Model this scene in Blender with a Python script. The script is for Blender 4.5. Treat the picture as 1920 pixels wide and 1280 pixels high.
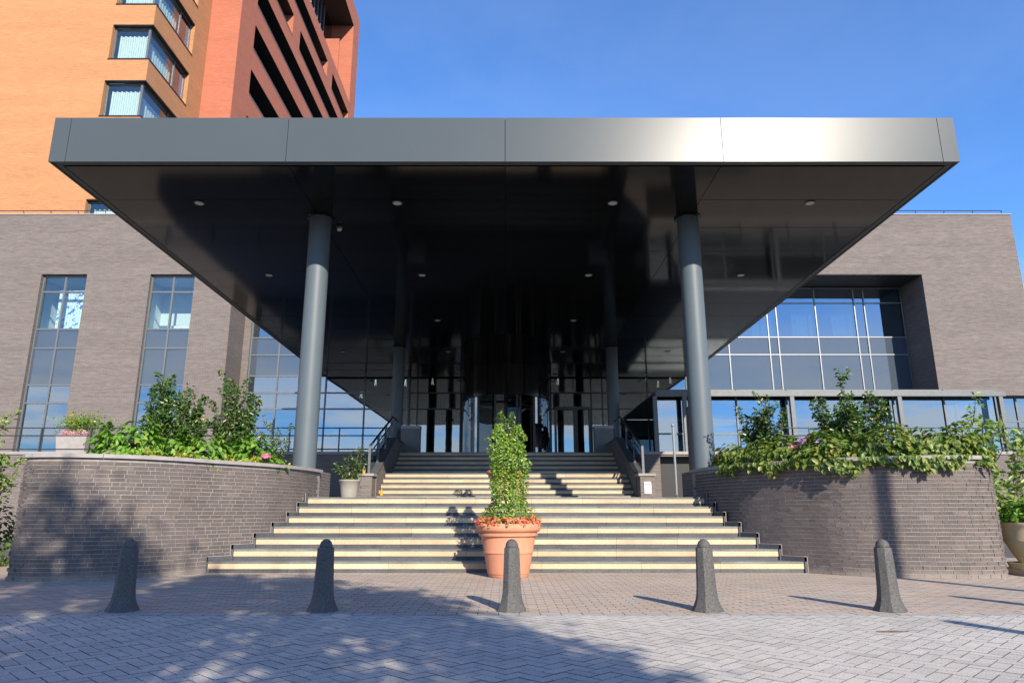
import bpy, math, random
import numpy as np
from mathutils import Vector, Matrix

# ------------------------------------------------------------------ camera, sky, sun, exposure
sc = bpy.context.scene
for o in list(bpy.data.objects):
    bpy.data.objects.remove(o)
COL = sc.collection
F, CX, CY, HOR = 1300.0, 949.0, 640.0, 958.0
TH = math.atan((HOR - CY) / F)
CAMZ = 1.0
cam = bpy.data.cameras.new('camera')
cam.sensor_width = 36.0
cam.lens = F / 1920 * 36
cam.shift_x = (960 - CX) / 1920
cam.clip_start, cam.clip_end = 0.05, 3000
camo = bpy.data.objects.new('camera', cam)
COL.objects.link(camo)
camo.location = (0, 0, CAMZ)
camo.rotation_euler = (math.pi / 2 + TH, 0, 0)
sc.camera = camo

SUN = Vector((0.38, -1.0, 0.53)).normalized()
SUN_EL = math.asin(SUN.z)
SUN_AZ = math.atan2(SUN.x, SUN.y)          # clockwise from +Y

world = bpy.data.worlds.new('World')
sc.world = world
world.use_nodes = True
wt = world.node_tree
wt.nodes.clear()
def wn(t, **k):
    n = wt.nodes.new(t)
    for a, b in k.items():
        setattr(n, a, b)
    return n
wo = wn('ShaderNodeOutputWorld')
bg = wn('ShaderNodeBackground')
sky = wn('ShaderNodeTexSky', sky_type='NISHITA', sun_disc=False)
sky.sun_elevation = SUN_EL
sky.sun_rotation = SUN_AZ
sky.altitude = 0
sky.air_density = 1.0
sky.dust_density = 0.0
sky.ozone_density = 10.0
bg.inputs['Strength'].default_value = 0.15
# thin clouds: a noise sheet seen in perspective, thicker towards the horizon all the way round
tc = wn('ShaderNodeTexCoord')
sep = wn('ShaderNodeSeparateXYZ')
wt.links.new(tc.outputs['Generated'], sep.inputs[0])
def wmath(op, a, b=None, clamp=False):
    n = wn('ShaderNodeMath', operation=op, use_clamp=clamp)
    for i, x in enumerate((a, b)):
        if x is None: continue
        if isinstance(x, (int, float)): n.inputs[i].default_value = x
        else: wt.links.new(x, n.inputs[i])
    return n.outputs[0]
zc_ = wmath('ADD', wmath('MAXIMUM', sep.outputs['Z'], 0.0), 0.09)
cmb = wn('ShaderNodeCombineXYZ')
wt.links.new(wmath('DIVIDE', sep.outputs['X'], zc_), cmb.inputs[0])
wt.links.new(wmath('DIVIDE', sep.outputs['Y'], zc_), cmb.inputs[1])
cn = wn('ShaderNodeTexNoise')
cn.inputs['Scale'].default_value = 0.9
cn.inputs['Detail'].default_value = 9
cn.inputs['Roughness'].default_value = 0.6
wt.links.new(cmb.outputs[0], cn.inputs['Vector'])
mr = wn('ShaderNodeMapRange', interpolation_type='SMOOTHSTEP')
mr.inputs['From Min'].default_value = 0.36
mr.inputs['From Max'].default_value = 0.58
wt.links.new(cn.outputs['Fac'], mr.inputs['Value'])
em = wn('ShaderNodeMapRange', interpolation_type='SMOOTHSTEP')
em.inputs['From Min'].default_value = 0.10
em.inputs['From Max'].default_value = 0.30
em.inputs['To Min'].default_value = 0.9
em.inputs['To Max'].default_value = 0.03
wt.links.new(sep.outputs['Z'], em.inputs['Value'])
cf = wmath('MULTIPLY', mr.outputs[0], em.outputs[0])
mixc = wn('ShaderNodeMix', data_type='RGBA')
mixc.inputs['B'].default_value = (6.0, 6.1, 6.3, 1)
wt.links.new(cf, mixc.inputs['Factor'])
wt.links.new(sky.outputs[0], mixc.inputs['A'])
wt.links.new(mixc.outputs['Result'], bg.inputs['Color'])
wt.links.new(bg.outputs[0], wo.inputs[0])

sl = bpy.data.lights.new('sun', 'SUN')
sl.energy = 4.7
sl.angle = math.radians(0.53)
sl.color = (1.0, 0.89, 0.74)
so = bpy.data.objects.new('sun', sl)
COL.objects.link(so)
so.location = (20, -60, 40)
so.rotation_euler = SUN.to_track_quat('Z', 'Y').to_euler()

sc.view_settings.view_transform = 'Standard'
sc.view_settings.look = 'None'
sc.view_settings.exposure = 0.88
sc.view_settings.gamma = 1
sc.cycles.max_bounces = 8
sc.cycles.transparent_max_bounces = 12
sc.cycles.caustics_reflective = False
sc.cycles.caustics_refractive = False
sc.cycles.sample_clamp_indirect = 8
sc.cycles.use_denoising = True

# ------------------------------------------------------------------ pixel helpers (photo is 1920 x 1280)
def tphi(v):
    return math.tan(TH + math.atan((CY - v) / F))
def at(u, v, Y):
    zz = Y * tphi(v)
    d = Y * math.cos(TH) + zz * math.sin(TH)
    return Vector(((u - CX) / F * d, Y, CAMZ + zz))
def gnd(u, v):
    return at(u, v, -CAMZ / tphi(v))
def zat(v, Y):
    return CAMZ + Y * tphi(v)

# ------------------------------------------------------------------ mesh helpers
WL = {}
def wl(o):
    return WL.get(o.name, Vector((0, 0, 0))) if o else Vector((0, 0, 0))

class MB:
    def __init__(s):
        s.v, s.f = [], []
    def poly(s, pts):
        n = len(s.v)
        s.v += [tuple(p) for p in pts]
        s.f.append(tuple(range(n, n + len(pts))))
        return s
    def box(s, x0, x1, y0, y1, z0, z1):
        n = len(s.v)
        s.v += [(x0, y0, z0), (x1, y0, z0), (x1, y1, z0), (x0, y1, z0), (x0, y0, z1), (x1, y0, z1), (x1, y1, z1), (x0, y1, z1)]
        s.f += [tuple(n + i for i in q) for q in ((0, 3, 2, 1), (4, 5, 6, 7), (0, 1, 5, 4), (1, 2, 6, 5), (2, 3, 7, 6), (3, 0, 4, 7))]
        return s
    def hexa(s, p):  # 4 bottom pts ccw, 4 top pts
        n = len(s.v)
        s.v += [tuple(q) for q in p]
        s.f += [tuple(n + i for i in q) for q in ((0, 3, 2, 1), (4, 5, 6, 7), (0, 1, 5, 4), (1, 2, 6, 5), (2, 3, 7, 6), (3, 0, 4, 7))]
        return s
    def prism(s, pts, z0, z1):
        n = len(s.v); k = len(pts)
        s.v += [(p[0], p[1], z0) for p in pts] + [(p[0], p[1], z1) for p in pts]
        s.f.append(tuple(n + k + i for i in range(k)))
        s.f.append(tuple(n + k - 1 - i for i in range(k)))
        for i in range(k):
            j = (i + 1) % k
            s.f.append((n + i, n + j, n + k + j, n + k + i))
        return s
    def lathe(s, prof, c=(0, 0, 0), seg=24, rot=0.0, caps=True):
        n = len(s.v)
        for r, z in prof:
            for i in range(seg):
                a = 2 * math.pi * i / seg + rot
                s.v.append((c[0] + r * math.cos(a), c[1] + r * math.sin(a), c[2] + z))
        for k in range(len(prof) - 1):
            for i in range(seg):
                j = (i + 1) % seg
                s.f.append((n + k * seg + i, n + k * seg + j, n + (k + 1) * seg + j, n + (k + 1) * seg + i))
        if caps:
            s.f.append(tuple(n + seg - 1 - i for i in range(seg)))
            m = n + (len(prof) - 1) * seg
            s.f.append(tuple(m + i for i in range(seg)))
        return s
    def tube(s, pts, r, seg=8):
        pts = [Vector(p) for p in pts]
        n = len(s.v)
        rs = r if isinstance(r, (list, tuple)) else [r] * len(pts)
        for k, p in enumerate(pts):
            t = (pts[min(k + 1, len(pts) - 1)] - pts[max(k - 1, 0)]).normalized()
            a = t.orthogonal().normalized() if abs(t.z) > 0.95 else t.cross(Vector((0, 0, 1))).normalized()
            b = t.cross(a)
            for i in range(seg):
                w = 2 * math.pi * i / seg
                s.v.append(tuple(p + (a * math.cos(w) + b * math.sin(w)) * rs[k]))
        for k in range(len(pts) - 1):
            for i in range(seg):
                j = (i + 1) % seg
                s.f.append((n + k * seg + i, n + k * seg + j, n + (k + 1) * seg + j, n + (k + 1) * seg + i))
        s.f.append(tuple(n + i for i in range(seg)))
        m = n + (len(pts) - 1) * seg
        s.f.append(tuple(m + seg - 1 - i for i in range(seg)))
        return s

def link(o, parent=None, world_loc=None):
    COL.objects.link(o)
    if world_loc is not None:
        o.location = Vector(world_loc) - wl(parent)
    if parent is not None:
        o.parent = parent
    WL[o.name] = Vector(world_loc) if world_loc is not None else wl(parent).copy()
    return o

def mesh(name, mb, mat, smooth=False, off=Vector((0, 0, 0))):
    me = bpy.data.meshes.new(name)
    if off.length > 0:
        vs = [(a - off.x, b - off.y, c - off.z) for a, b, c in mb.v]
    else:
        vs = mb.v
    me.from_pydata(vs, [], mb.f)
    me.materials.append(mat)
    if smooth:
        me.polygons.foreach_set('use_smooth', [True] * len(me.polygons))
    me.update()
    return me

def obj(name, mb, mat, parent=None, smooth=False, angle=None):
    """mb in world coordinates"""
    me = mesh(name, mb, mat, smooth or angle is not None, wl(parent))
    if angle is not None:
        me.set_sharp_from_angle(angle=math.radians(angle))
    return link(bpy.data.objects.new(name, me), parent)

def thing(name, label, cat, loc=(0, 0, 0), group=None):
    o = bpy.data.objects.new(name, None)
    o.empty_display_size = 0.2
    link(o, None, loc)
    return tag(o, label, cat, group)
def tag(o, label=None, cat=None, group=None, kind=None):
    if label: o['label'] = label
    if cat: o['category'] = cat
    if group: o['group'] = group
    if kind: o['kind'] = kind
    return o
def copy_tree(o, loc, label=None):
    c = o.copy(); COL.objects.link(c); c.location = loc
    if label: c['label'] = label
    def rec(a, b):
        for ch in list(a.children):
            d = ch.copy(); COL.objects.link(d); d.parent = b
            rec(ch, d)
    rec(o, c)
    return c

# ------------------------------------------------------------------ materials
def newmat(name):
    m = bpy.data.materials.new(name)
    m.use_nodes = True
    nt = m.node_tree
    return m, nt, nt.nodes['Principled BSDF']
def N(nt, t, **k):
    n = nt.nodes.new(t)
    for a, b in k.items():
        setattr(n, a, b)
    return n
def M(nt, op, a, b=None, c=None, clamp=False):
    n = nt.nodes.new('ShaderNodeMath'); n.operation = op; n.use_clamp = clamp
    for i, x in enumerate((a, b, c)):
        if x is None: continue
        if isinstance(x, (int, float)): n.inputs[i].default_value = x
        else: nt.links.new(x, n.inputs[i])
    return n.outputs[0]
def noise(nt, scale, detail=3, rough=0.55, vec=None):
    n = nt.nodes.new('ShaderNodeTexNoise')
    n.inputs['Scale'].default_value = scale
    n.inputs['Detail'].default_value = detail
    n.inputs['Roughness'].default_value = rough
    if vec is None:
        g = nt.nodes.new('ShaderNodeNewGeometry')
        vec = g.outputs['Position']
    nt.links.new(vec, n.inputs['Vector'])
    return n.outputs['Fac']
def ramp(nt, fac, stops):
    r = nt.nodes.new('ShaderNodeValToRGB')
    e = r.color_ramp.elements
    while len(e) < len(stops): e.new(0.5)
    for q, (p, c) in zip(e, stops):
        q.position = p; q.color = (*c, 1)
    nt.links.new(fac, r.inputs[0])
    return r.outputs[0]
def mixrgb(nt, fac, a, b, blend='MIX'):
    n = nt.nodes.new('ShaderNodeMix'); n.data_type = 'RGBA'; n.blend_type = blend
    for key, x in (('Factor', fac), ('A', a), ('B', b)):
        s = n.inputs[key]
        if isinstance(x, (int, float)): s.default_value = x
        elif isinstance(x, tuple): s.default_value = (*x, 1)
        else: nt.links.new(x, s)
    return n.outputs['Result']
def bump(nt, bs, h, strength=0.3, dist=0.01):
    b = nt.nodes.new('ShaderNodeBump')
    b.inputs['Strength'].default_value = strength
    b.inputs['Distance'].default_value = dist
    nt.links.new(h, b.inputs['Height'])
    nt.links.new(b.outputs[0], bs.inputs['Normal'])

def plain(name, c, rough=0.6, metal=0.0, var=0.12, nscale=6.0, spec=0.5, bmp=0.0, coat=0.0):
    m, nt, bs = newmat(name)
    f = noise(nt, nscale, 5)
    lo = tuple(x * (1 - var) for x in c); hi = tuple(min(1, x * (1 + var)) for x in c)
    nt.links.new(ramp(nt, f, [(0.3, lo), (0.7, hi)]), bs.inputs['Base Color'])
    bs.inputs['Roughness'].default_value = rough
    bs.inputs['Metallic'].default_value = metal
    bs.inputs['Specular IOR Level'].default_value = spec
    bs.inputs['Coat Weight'].default_value = coat
    if bmp: bump(nt, bs, noise(nt, nscale * 12, 4), bmp, 0.004)
    return m

def pieces(name, stops, rough=0.8, speck=0.0, speck_scale=220, bmp=0.25, big=0.15, bigscale=0.8):
    """colour differs from piece to piece (per object and per loose island)"""
    m, nt, bs = newmat(name)
    oi = N(nt, 'ShaderNodeObjectInfo'); g = N(nt, 'ShaderNodeNewGeometry')
    r = M(nt, 'FRACT', M(nt, 'ADD', oi.outputs['Random'], g.outputs['Random Per Island']))
    col = ramp(nt, r, stops)
    n1 = noise(nt, bigscale, 6, 0.65)
    col = mixrgb(nt, 1.0, col, ramp(nt, n1, [(0.3, (1 - big,) * 3), (0.7, (1 + big * .6,) * 3)]), 'MULTIPLY')
    if speck:
        n2 = noise(nt, speck_scale, 2, 0.7)
        col = mixrgb(nt, 1.0, col, ramp(nt, n2, [(0.36, (1 - speck,) * 3), (0.62, (1 + speck * .7,) * 3)]), 'MULTIPLY')
    nt.links.new(col, bs.inputs['Base Color'])
    bs.inputs['Roughness'].default_value = rough
    bs.inputs['Specular IOR Level'].default_value = 0.3
    if bmp: bump(nt, bs, noise(nt, 90, 5, 0.7), bmp, 0.004)
    return m

def brickmat(name, c1, c2, mortar, bw=0.222, bh=0.0625, big=0.12, streak=0.0, ms=0.009):
    m, nt, bs = newmat(name)
    g = N(nt, 'ShaderNodeNewGeometry')
    sp = N(nt, 'ShaderNodeSeparateXYZ'); nt.links.new(g.outputs['Position'], sp.inputs[0])
    sn = N(nt, 'ShaderNodeSeparateXYZ'); nt.links.new(g.outputs['True Normal'], sn.inputs[0])
    side = M(nt, 'GREATER_THAN', M(nt, 'ABSOLUTE', sn.outputs['X']), M(nt, 'ABSOLUTE', sn.outputs['Y']))
    u = M(nt, 'ADD', M(nt, 'MULTIPLY', sp.outputs['Y'], side), M(nt, 'MULTIPLY', sp.outputs['X'], M(nt, 'SUBTRACT', 1.0, side)))
    cb = N(nt, 'ShaderNodeCombineXYZ')
    nt.links.new(u, cb.inputs[0]); nt.links.new(sp.outputs['Z'], cb.inputs[1])
    b = N(nt, 'ShaderNodeTexBrick', offset=0.5, squash=1.0)
    nt.links.new(cb.outputs[0], b.inputs['Vector'])
    b.inputs['Color1'].default_value = (*c1, 1); b.inputs['Color2'].default_value = (*c2, 1)
    b.inputs['Mortar'].default_value = (*mortar, 1)
    b.inputs['Scale'].default_value = 1.0
    b.inputs['Mortar Size'].default_value = ms
    b.inputs['Mortar Smooth'].default_value = 0.2
    b.inputs['Bias'].default_value = 0.0
    b.inputs['Brick Width'].default_value = bw
    b.inputs['Row Height'].default_value = bh
    # drifting tone: flattened noise so that courses laid on different days show
    mp = N(nt, 'ShaderNodeMapping'); mp.inputs['Scale'].default_value = (0.16, 1.6, 1)
    nt.links.new(cb.outputs[0], mp.inputs['Vector'])
    n1 = noise(nt, 0.9, 4, 0.6, mp.outputs[0])
    col = mixrgb(nt, 1.0, b.outputs['Color'], ramp(nt, n1, [(0.3, (1 - big,) * 3), (0.7, (1 + big * .7,) * 3)]), 'MULTIPLY')
    mp2 = N(nt, 'ShaderNodeMapping'); mp2.inputs['Scale'].default_value = (1.1, 15.0, 1)
    nt.links.new(cb.outputs[0], mp2.inputs['Vector'])
    n2 = noise(nt, 1.0, 3, 0.6, mp2.outputs[0])
    col = mixrgb(nt, 1.0, col, ramp(nt, n2, [(0.32, (1 - big * 1.6,) * 3), (0.68, (1 + big * 1.2,) * 3)]), 'MULTIPLY')
    nt.links.new(col, bs.inputs['Base Color'])
    bs.inputs['Roughness'].default_value = 0.85
    bs.inputs['Specular IOR Level'].default_value = 0.25
    bump(nt, bs, M(nt, 'SUBTRACT', 1.0, b.outputs['Fac']), 0.6, 0.006)
    return m

def glassmat(name, refl=0.35, tint=(0.45, 0.55, 0.62), rough=0.0, gcol=(0.8, 0.92, 1.0)):
    m, nt, bs = newmat(name)
    nt.nodes.remove(bs)
    out = nt.nodes['Material Output']
    tr = N(nt, 'ShaderNodeBsdfTransparent'); tr.inputs[0].default_value = (*tint, 1)
    gl = N(nt, 'ShaderNodeBsdfGlossy'); gl.inputs['Roughness'].default_value = rough
    gl.inputs[0].default_value = (*gcol, 1)
    # gently uneven float glass
    bp = N(nt, 'ShaderNodeBump'); bp.inputs['Strength'].default_value = 0.035; bp.inputs['Distance'].default_value = 0.02
    nt.links.new(noise(nt, 0.9, 2), bp.inputs['Height']); nt.links.new(bp.outputs[0], gl.inputs['Normal'])
    lw = N(nt, 'ShaderNodeLayerWeight'); lw.inputs[0].default_value = 0.5
    gg = N(nt, 'ShaderNodeNewGeometry')
    fac = M(nt, 'ADD', M(nt, 'MULTIPLY', M(nt, 'POWER', lw.outputs['Facing'], 4.0), 1.0 - refl), refl, clamp=True)
    fac = M(nt, 'MULTIPLY', fac, M(nt, 'SUBTRACT', 1.0, M(nt, 'MULTIPLY', gg.outputs['Backfacing'], 0.95)))
    mx = N(nt, 'ShaderNodeMixShader')
    nt.links.new(fac, mx.inputs[0]); nt.links.new(tr.outputs[0], mx.inputs[1]); nt.links.new(gl.outputs[0], mx.inputs[2])
    nt.links.new(mx.outputs[0], out.inputs[0])
    return m

def leafmat(name, stops, rough=0.4, trans=0.3):
    m, nt, bs = newmat(name)
    oi = N(nt, 'ShaderNodeObjectInfo'); g = N(nt, 'ShaderNodeNewGeometry')
    r = M(nt, 'FRACT', M(nt, 'ADD', oi.outputs['Random'], g.outputs['Random Per Island']))
    col = ramp(nt, r, stops)
    nt.links.new(col, bs.inputs['Base Color'])
    bs.inputs['Roughness'].default_value = rough
    bs.inputs['Specular IOR Level'].default_value = 0.5
    tl = N(nt, 'ShaderNodeBsdfTranslucent')
    nt.links.new(mixrgb(nt, 1.0, col, (1.3, 1.5, 0.5), 'MULTIPLY'), tl.inputs[0])
    mx = N(nt, 'ShaderNodeMixShader'); mx.inputs[0].default_value = trans
    nt.links.new(bs.outputs[0], mx.inputs[1]); nt.links.new(tl.outputs[0], mx.inputs[2])
    nt.links.new(mx.outputs[0], nt.nodes['Material Output'].inputs[0])
    return m

MAT = {}
MAT['ground'] = plain('ground_soil', (0.16, 0.15, 0.12), 0.95, var=0.3, nscale=0.4, bmp=0.2)
MAT['bed'] = plain('joint_sand', (0.085, 0.078, 0.068), 0.95, var=0.25, nscale=8)
MAT['paver'] = pieces('grey_concrete_paver', [(0.0, (0.45, 0.425, 0.385)), (0.35, (0.49, 0.465, 0.42)), (0.7, (0.515, 0.485, 0.435)), (0.93, (0.46, 0.44, 0.40)), (1.0, (0.40, 0.385, 0.355))], 0.85, 0.42, 110, 0.4)
MAT['klinker'] = pieces('beige_brown_paver', [(0.0, (0.40, 0.315, 0.25)), (0.3, (0.445, 0.355, 0.28)), (0.6, (0.43, 0.36, 0.295)), (0.85, (0.385, 0.345, 0.30)), (1.0, (0.47, 0.355, 0.27))], 0.85, 0.18, 120, 0.35)
MAT['edging'] = pieces('pale_edging', [(0, (0.36, 0.34, 0.31)), (1, (0.43, 0.41, 0.38))], 0.85, 0.2, 140)
MAT['wallbrick'] = pieces('planter_brick', [(0.0, (0.098, 0.084, 0.079)), (0.25, (0.113, 0.095, 0.088)), (0.55, (0.124, 0.102, 0.094)), (0.8, (0.108, 0.093, 0.089)), (0.96, (0.138, 0.110, 0.099)), (1.0, (0.158, 0.130, 0.117))], 0.85, 0.22, 60, 0.6, 0.18, 1.2)
def add_dust(m, col, height):
    """dry splash dirt rising from the paving, ragged at its upper edge"""
    nt = m.node_tree; bs = nt.nodes['Principled BSDF']
    src = bs.inputs['Base Color'].links[0].from_socket
    g_ = N(nt, 'ShaderNodeNewGeometry'); sp_n = N(nt, 'ShaderNodeSeparateXYZ'); nt.links.new(g_.outputs['Position'], sp_n.inputs[0])
    lim = M(nt, 'MULTIPLY', noise(nt, 3.0, 6, 0.7), height * 2)
    f = M(nt, 'MULTIPLY', M(nt, 'DIVIDE', M(nt, 'SUBTRACT', lim, sp_n.outputs['Z']), height, clamp=True), 0.65)
    nt.links.new(mixrgb(nt, f, src, col), bs.inputs['Base Color'])
add_dust(MAT['wallbrick'], (0.27, 0.235, 0.20), 0.13)
MAT['mortar'] = plain('wall_mortar', (0.235, 0.22, 0.21), 0.95, var=0.2, nscale=10, bmp=0.3)
MAT['facade'] = brickmat('facade_brick', (0.118, 0.099, 0.093), (0.156, 0.132, 0.124), (0.20, 0.183, 0.174), big=0.10, ms=0.008)
MAT['orange'] = brickmat('orange_brick', (0.40, 0.185, 0.082), (0.46, 0.22, 0.10), (0.38, 0.205, 0.11), big=0.08)
MAT['salmon'] = brickmat('salmon_brick', (0.36, 0.115, 0.066), (0.42, 0.14, 0.083), (0.34, 0.14, 0.095), big=0.07)
MAT['coping'] = plain('coping_stone', (0.27, 0.25, 0.24), 0.8, var=0.12, nscale=5, bmp=0.2)
MAT['cream'] = pieces('cream_riser_stone', [(0, (0.49, 0.345, 0.215)), (0.4, (0.56, 0.41, 0.265)), (0.8, (0.52, 0.39, 0.25)), (1, (0.47, 0.35, 0.235))], 0.7, 0.10, 45, 0.1, 0.22, 1.6)
MAT['bluestone'] = pieces('dark_bluestone', [(0, (0.055, 0.06, 0.068)), (1, (0.085, 0.09, 0.096))], 0.6, 0.2, 50, 0.2, 0.25, 3.0)
MAT['tread'] = pieces('grey_tread_stone', [(0, (0.125, 0.135, 0.135)), (1, (0.17, 0.18, 0.175))], 0.6, 0.2, 70, 0.15, 0.35, 2.0)
MAT['core'] = plain('concrete_core', (0.05, 0.05, 0.05), 0.9)
MAT['soil'] = plain('planter_soil', (0.03, 0.022, 0.016), 0.95, var=0.3, nscale=15)
MAT['granite'] = plain('bollard_granite', (0.072, 0.070, 0.067), 0.75, var=0.55, nscale=70, bmp=0.4)
MAT['fascia'] = plain('fascia_metal', (0.062, 0.076, 0.086), 0.29, metal=0.0, var=0.03, nscale=0.5, spec=0.17)
MAT['column'] = plain('column_paint', (0.082, 0.106, 0.124), 0.5, metal=0.0, var=0.03, nscale=2, spec=0.35)
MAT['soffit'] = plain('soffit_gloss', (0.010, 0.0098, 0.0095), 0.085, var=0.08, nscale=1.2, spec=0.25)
MAT['frame'] = plain('grey_window_frame', (0.13, 0.145, 0.155), 0.4, metal=0.3, var=0.05)
MAT['darkframe'] = plain('dark_window_frame', (0.03, 0.032, 0.035), 0.35, metal=0.3, var=0.05)
MAT['alu'] = plain('pale_mullion', (0.20, 0.215, 0.23), 0.4, metal=0.2, var=0.03)
MAT['spandrel'] = plain('grey_spandrel_glass', (0.05, 0.066, 0.088), 0.03, var=0.04, nscale=0.6, spec=1.0)
MAT['glass'] = glassmat('sky_glass', 0.30, (0.35, 0.46, 0.54), 0.0, (0.74, 0.86, 0.97))
MAT['glassclear'] = glassmat('clear_glass', 0.15, (0.84, 0.90, 0.89))
MAT['glassdoor'] = glassmat('door_glass', 0.24, (0.28, 0.30, 0.32))
MAT['steel'] = plain('dark_steel', (0.06, 0.065, 0.07), 0.4, metal=0.5)
MAT['greysteel'] = plain('grey_steel', (0.10, 0.112, 0.12), 0.5, metal=0.1)
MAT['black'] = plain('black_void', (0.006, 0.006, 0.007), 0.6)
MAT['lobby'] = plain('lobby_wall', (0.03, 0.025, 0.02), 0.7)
MAT['room'] = plain('room_wall', (0.62, 0.66, 0.66), 0.8, var=0.05)
MAT['curtain'] = plain('white_curtain', (0.68, 0.72, 0.70), 0.9, var=0.04)
MAT['terracotta'] = plain('terracotta', (0.50, 0.215, 0.125), 0.75, var=0.10, nscale=5, bmp=0.15)
MAT['greypot'] = plain('grey_stone_pot', (0.27, 0.255, 0.225), 0.8, var=0.10, nscale=6, bmp=0.15)
MAT['creampot'] = plain('cream_stone_pot', (0.42, 0.365, 0.23), 0.65, var=0.14, nscale=4, bmp=0.15)
MAT['wood'] = plain('twig_bark', (0.11, 0.075, 0.045), 0.9, var=0.3, nscale=30)
MAT['white'] = plain('white_paint', (0.75, 0.75, 0.75), 0.5, var=0.03)
MAT['bluesign'] = plain('blue_print', (0.05, 0.10, 0.35), 0.5, var=0.03)
MAT['amber'] = plain('amber_glass', (0.75, 0.33, 0.02), 0.25, var=0.05)
MAT['lens'] = plain('downlight_lens', (0.75, 0.74, 0.70), 0.35, var=0.02)
MAT['holly'] = leafmat('holly_leaf', [(0, (0.022, 0.055, 0.014)), (0.45, (0.045, 0.105, 0.022)), (0.8, (0.075, 0.15, 0.03)), (0.96, (0.12, 0.19, 0.04)), (1.0, (0.32, 0.24, 0.03))], 0.28, 0.2)
MAT['box'] = leafmat('shrub_leaf', [(0, (0.07, 0.15, 0.018)), (0.5, (0.14, 0.26, 0.03)), (0.85, (0.22, 0.33, 0.045)), (1.0, (0.34, 0.36, 0.07))], 0.3, 0.3)
MAT['hydrangea'] = leafmat('hydrangea_leaf', [(0, (0.05, 0.13, 0.018)), (0.3, (0.10, 0.23, 0.03)), (0.7, (0.16, 0.31, 0.04)), (0.95, (0.22, 0.37, 0.055)), (1.0, (0.32, 0.33, 0.05))], 0.4, 0.35)
MAT['trail'] = leafmat('trailing_leaf', [(0, (0.06, 0.11, 0.02)), (0.4, (0.12, 0.19, 0.032)), (0.8, (0.20, 0.26, 0.05)), (1.0, (0.32, 0.30, 0.08))], 0.42, 0.35)
MAT['yellowleaf'] = leafmat('yellow_leaf', [(0, (0.22, 0.26, 0.03)), (1.0, (0.46, 0.40, 0.06))], 0.5, 0.35)
MAT['pale'] = leafmat('pale_leaf', [(0, (0.10, 0.18, 0.04)), (0.5, (0.17, 0.27, 0.06)), (1.0, (0.27, 0.34, 0.10))], 0.4, 0.35)
MAT['treeleaf'] = leafmat('tree_leaf', [(0, (0.04, 0.09, 0.02)), (1.0, (0.09, 0.16, 0.035))], 0.5, 0.25)
MAT['pink'] = leafmat('pink_petal', [(0, (0.62, 0.10, 0.26)), (1.0, (0.80, 0.28, 0.45))], 0.6, 0.3)
MAT['softpink'] = leafmat('soft_pink_petal', [(0, (0.52, 0.16, 0.27)), (0.5, (0.66, 0.34, 0.42)), (1.0, (0.72, 0.50, 0.54))], 0.6, 0.3)
MAT['mauve'] = leafmat('mauve_petal', [(0, (0.50, 0.24, 0.48)), (1.0, (0.72, 0.45, 0.68))], 0.6, 0.3)
MAT['coral'] = leafmat('coral_petal', [(0, (0.62, 0.09, 0.06)), (0.6, (0.78, 0.22, 0.13)), (1.0, (0.45, 0.20, 0.06))], 0.6, 0.3)
def emis(name, c, s):
    m, nt, bs = newmat(name)
    bs.inputs['Base Color'].default_value = (*c, 1)
    bs.inputs['Emission Color'].default_value = (*c, 1)
    bs.inputs['Emission Strength'].default_value = s
    return m
MAT['crystal'] = emis('lamp_crystal', (1.0, 0.85, 0.65), 9.0)
def floralmat():
    m, nt, bs = newmat('floral_fabric')
    v = N(nt, 'ShaderNodeTexVoronoi'); v.inputs['Scale'].default_value = 3.6
    g = N(nt, 'ShaderNodeNewGeometry')
    wv = noise(nt, 5.0, 2)
    ad = N(nt, 'ShaderNodeVectorMath', operation='ADD')
    cb = N(nt, 'ShaderNodeCombineXYZ'); nt.links.new(wv, cb.inputs[0]); nt.links.new(wv, cb.inputs[2])
    nt.links.new(g.outputs['Position'], ad.inputs[0]); nt.links.new(cb.outputs[0], ad.inputs[1])
    nt.links.new(ad.outputs[0], v.inputs['Vector'])
    nt.links.new(ramp(nt, v.outputs['Distance'], [(0.30, (0.05, 0.16, 0.50)), (0.36, (0.70, 0.78, 0.80))]), bs.inputs['Base Color'])
    bs.inputs['Roughness'].default_value = 0.9
    return m
MAT['floral'] = floralmat()

def project(p):
    x, y, z = p[0], p[1], p[2] - CAMZ
    d = y * math.cos(TH) + z * math.sin(TH)
    if d < 0.05: return None
    return CX + F * x / d, CY - F * (z * math.cos(TH) - y * math.sin(TH)) / d, d
def inframe(p, m=20):
    q = project(p)
    return q is not None and -m < q[0] < 1920 + m and -m < q[1] < 1280 + m

# ------------------------------------------------------------------ the ground
RNG = random.Random(7)
g = MB()
g.poly([(-900, -900, -0.06), (900, -900, -0.06), (900, 900, -0.06), (-900, 900, -0.06)])
tag(obj('ground', g, MAT['ground']), kind='structure')

def chamfer_block(L, W, h=0.05, c=0.0015, gap=0.005):
    a, b = (L - gap) / 2, (W - gap) / 2
    mb = MB()
    for z, i in ((-h, 0), (-c, 0), (0, c)):
        mb.v += [(-a + i, -b + i, z), (a - i, -b + i, z), (a - i, b - i, z), (-a + i, b - i, z)]
    for r in (0, 4):
        for i in range(4):
            j = (i + 1) % 4
            mb.f.append((r + i, r + j, r + 4 + j, r + 4 + i))
    mb.f.append((8, 9, 10, 11))
    return mb

def clip_y(poly, ymax):
    out = []
    for i, p in enumerate(poly):
        q = poly[(i + 1) % len(poly)]
        if p[1] <= ymax: out.append(p)
        if (p[1] <= ymax) != (q[1] <= ymax):
            t = (ymax - p[1]) / (q[1] - p[1])
            out.append((p[0] + (q[0] - p[0]) * t, ymax))
    return out

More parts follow.
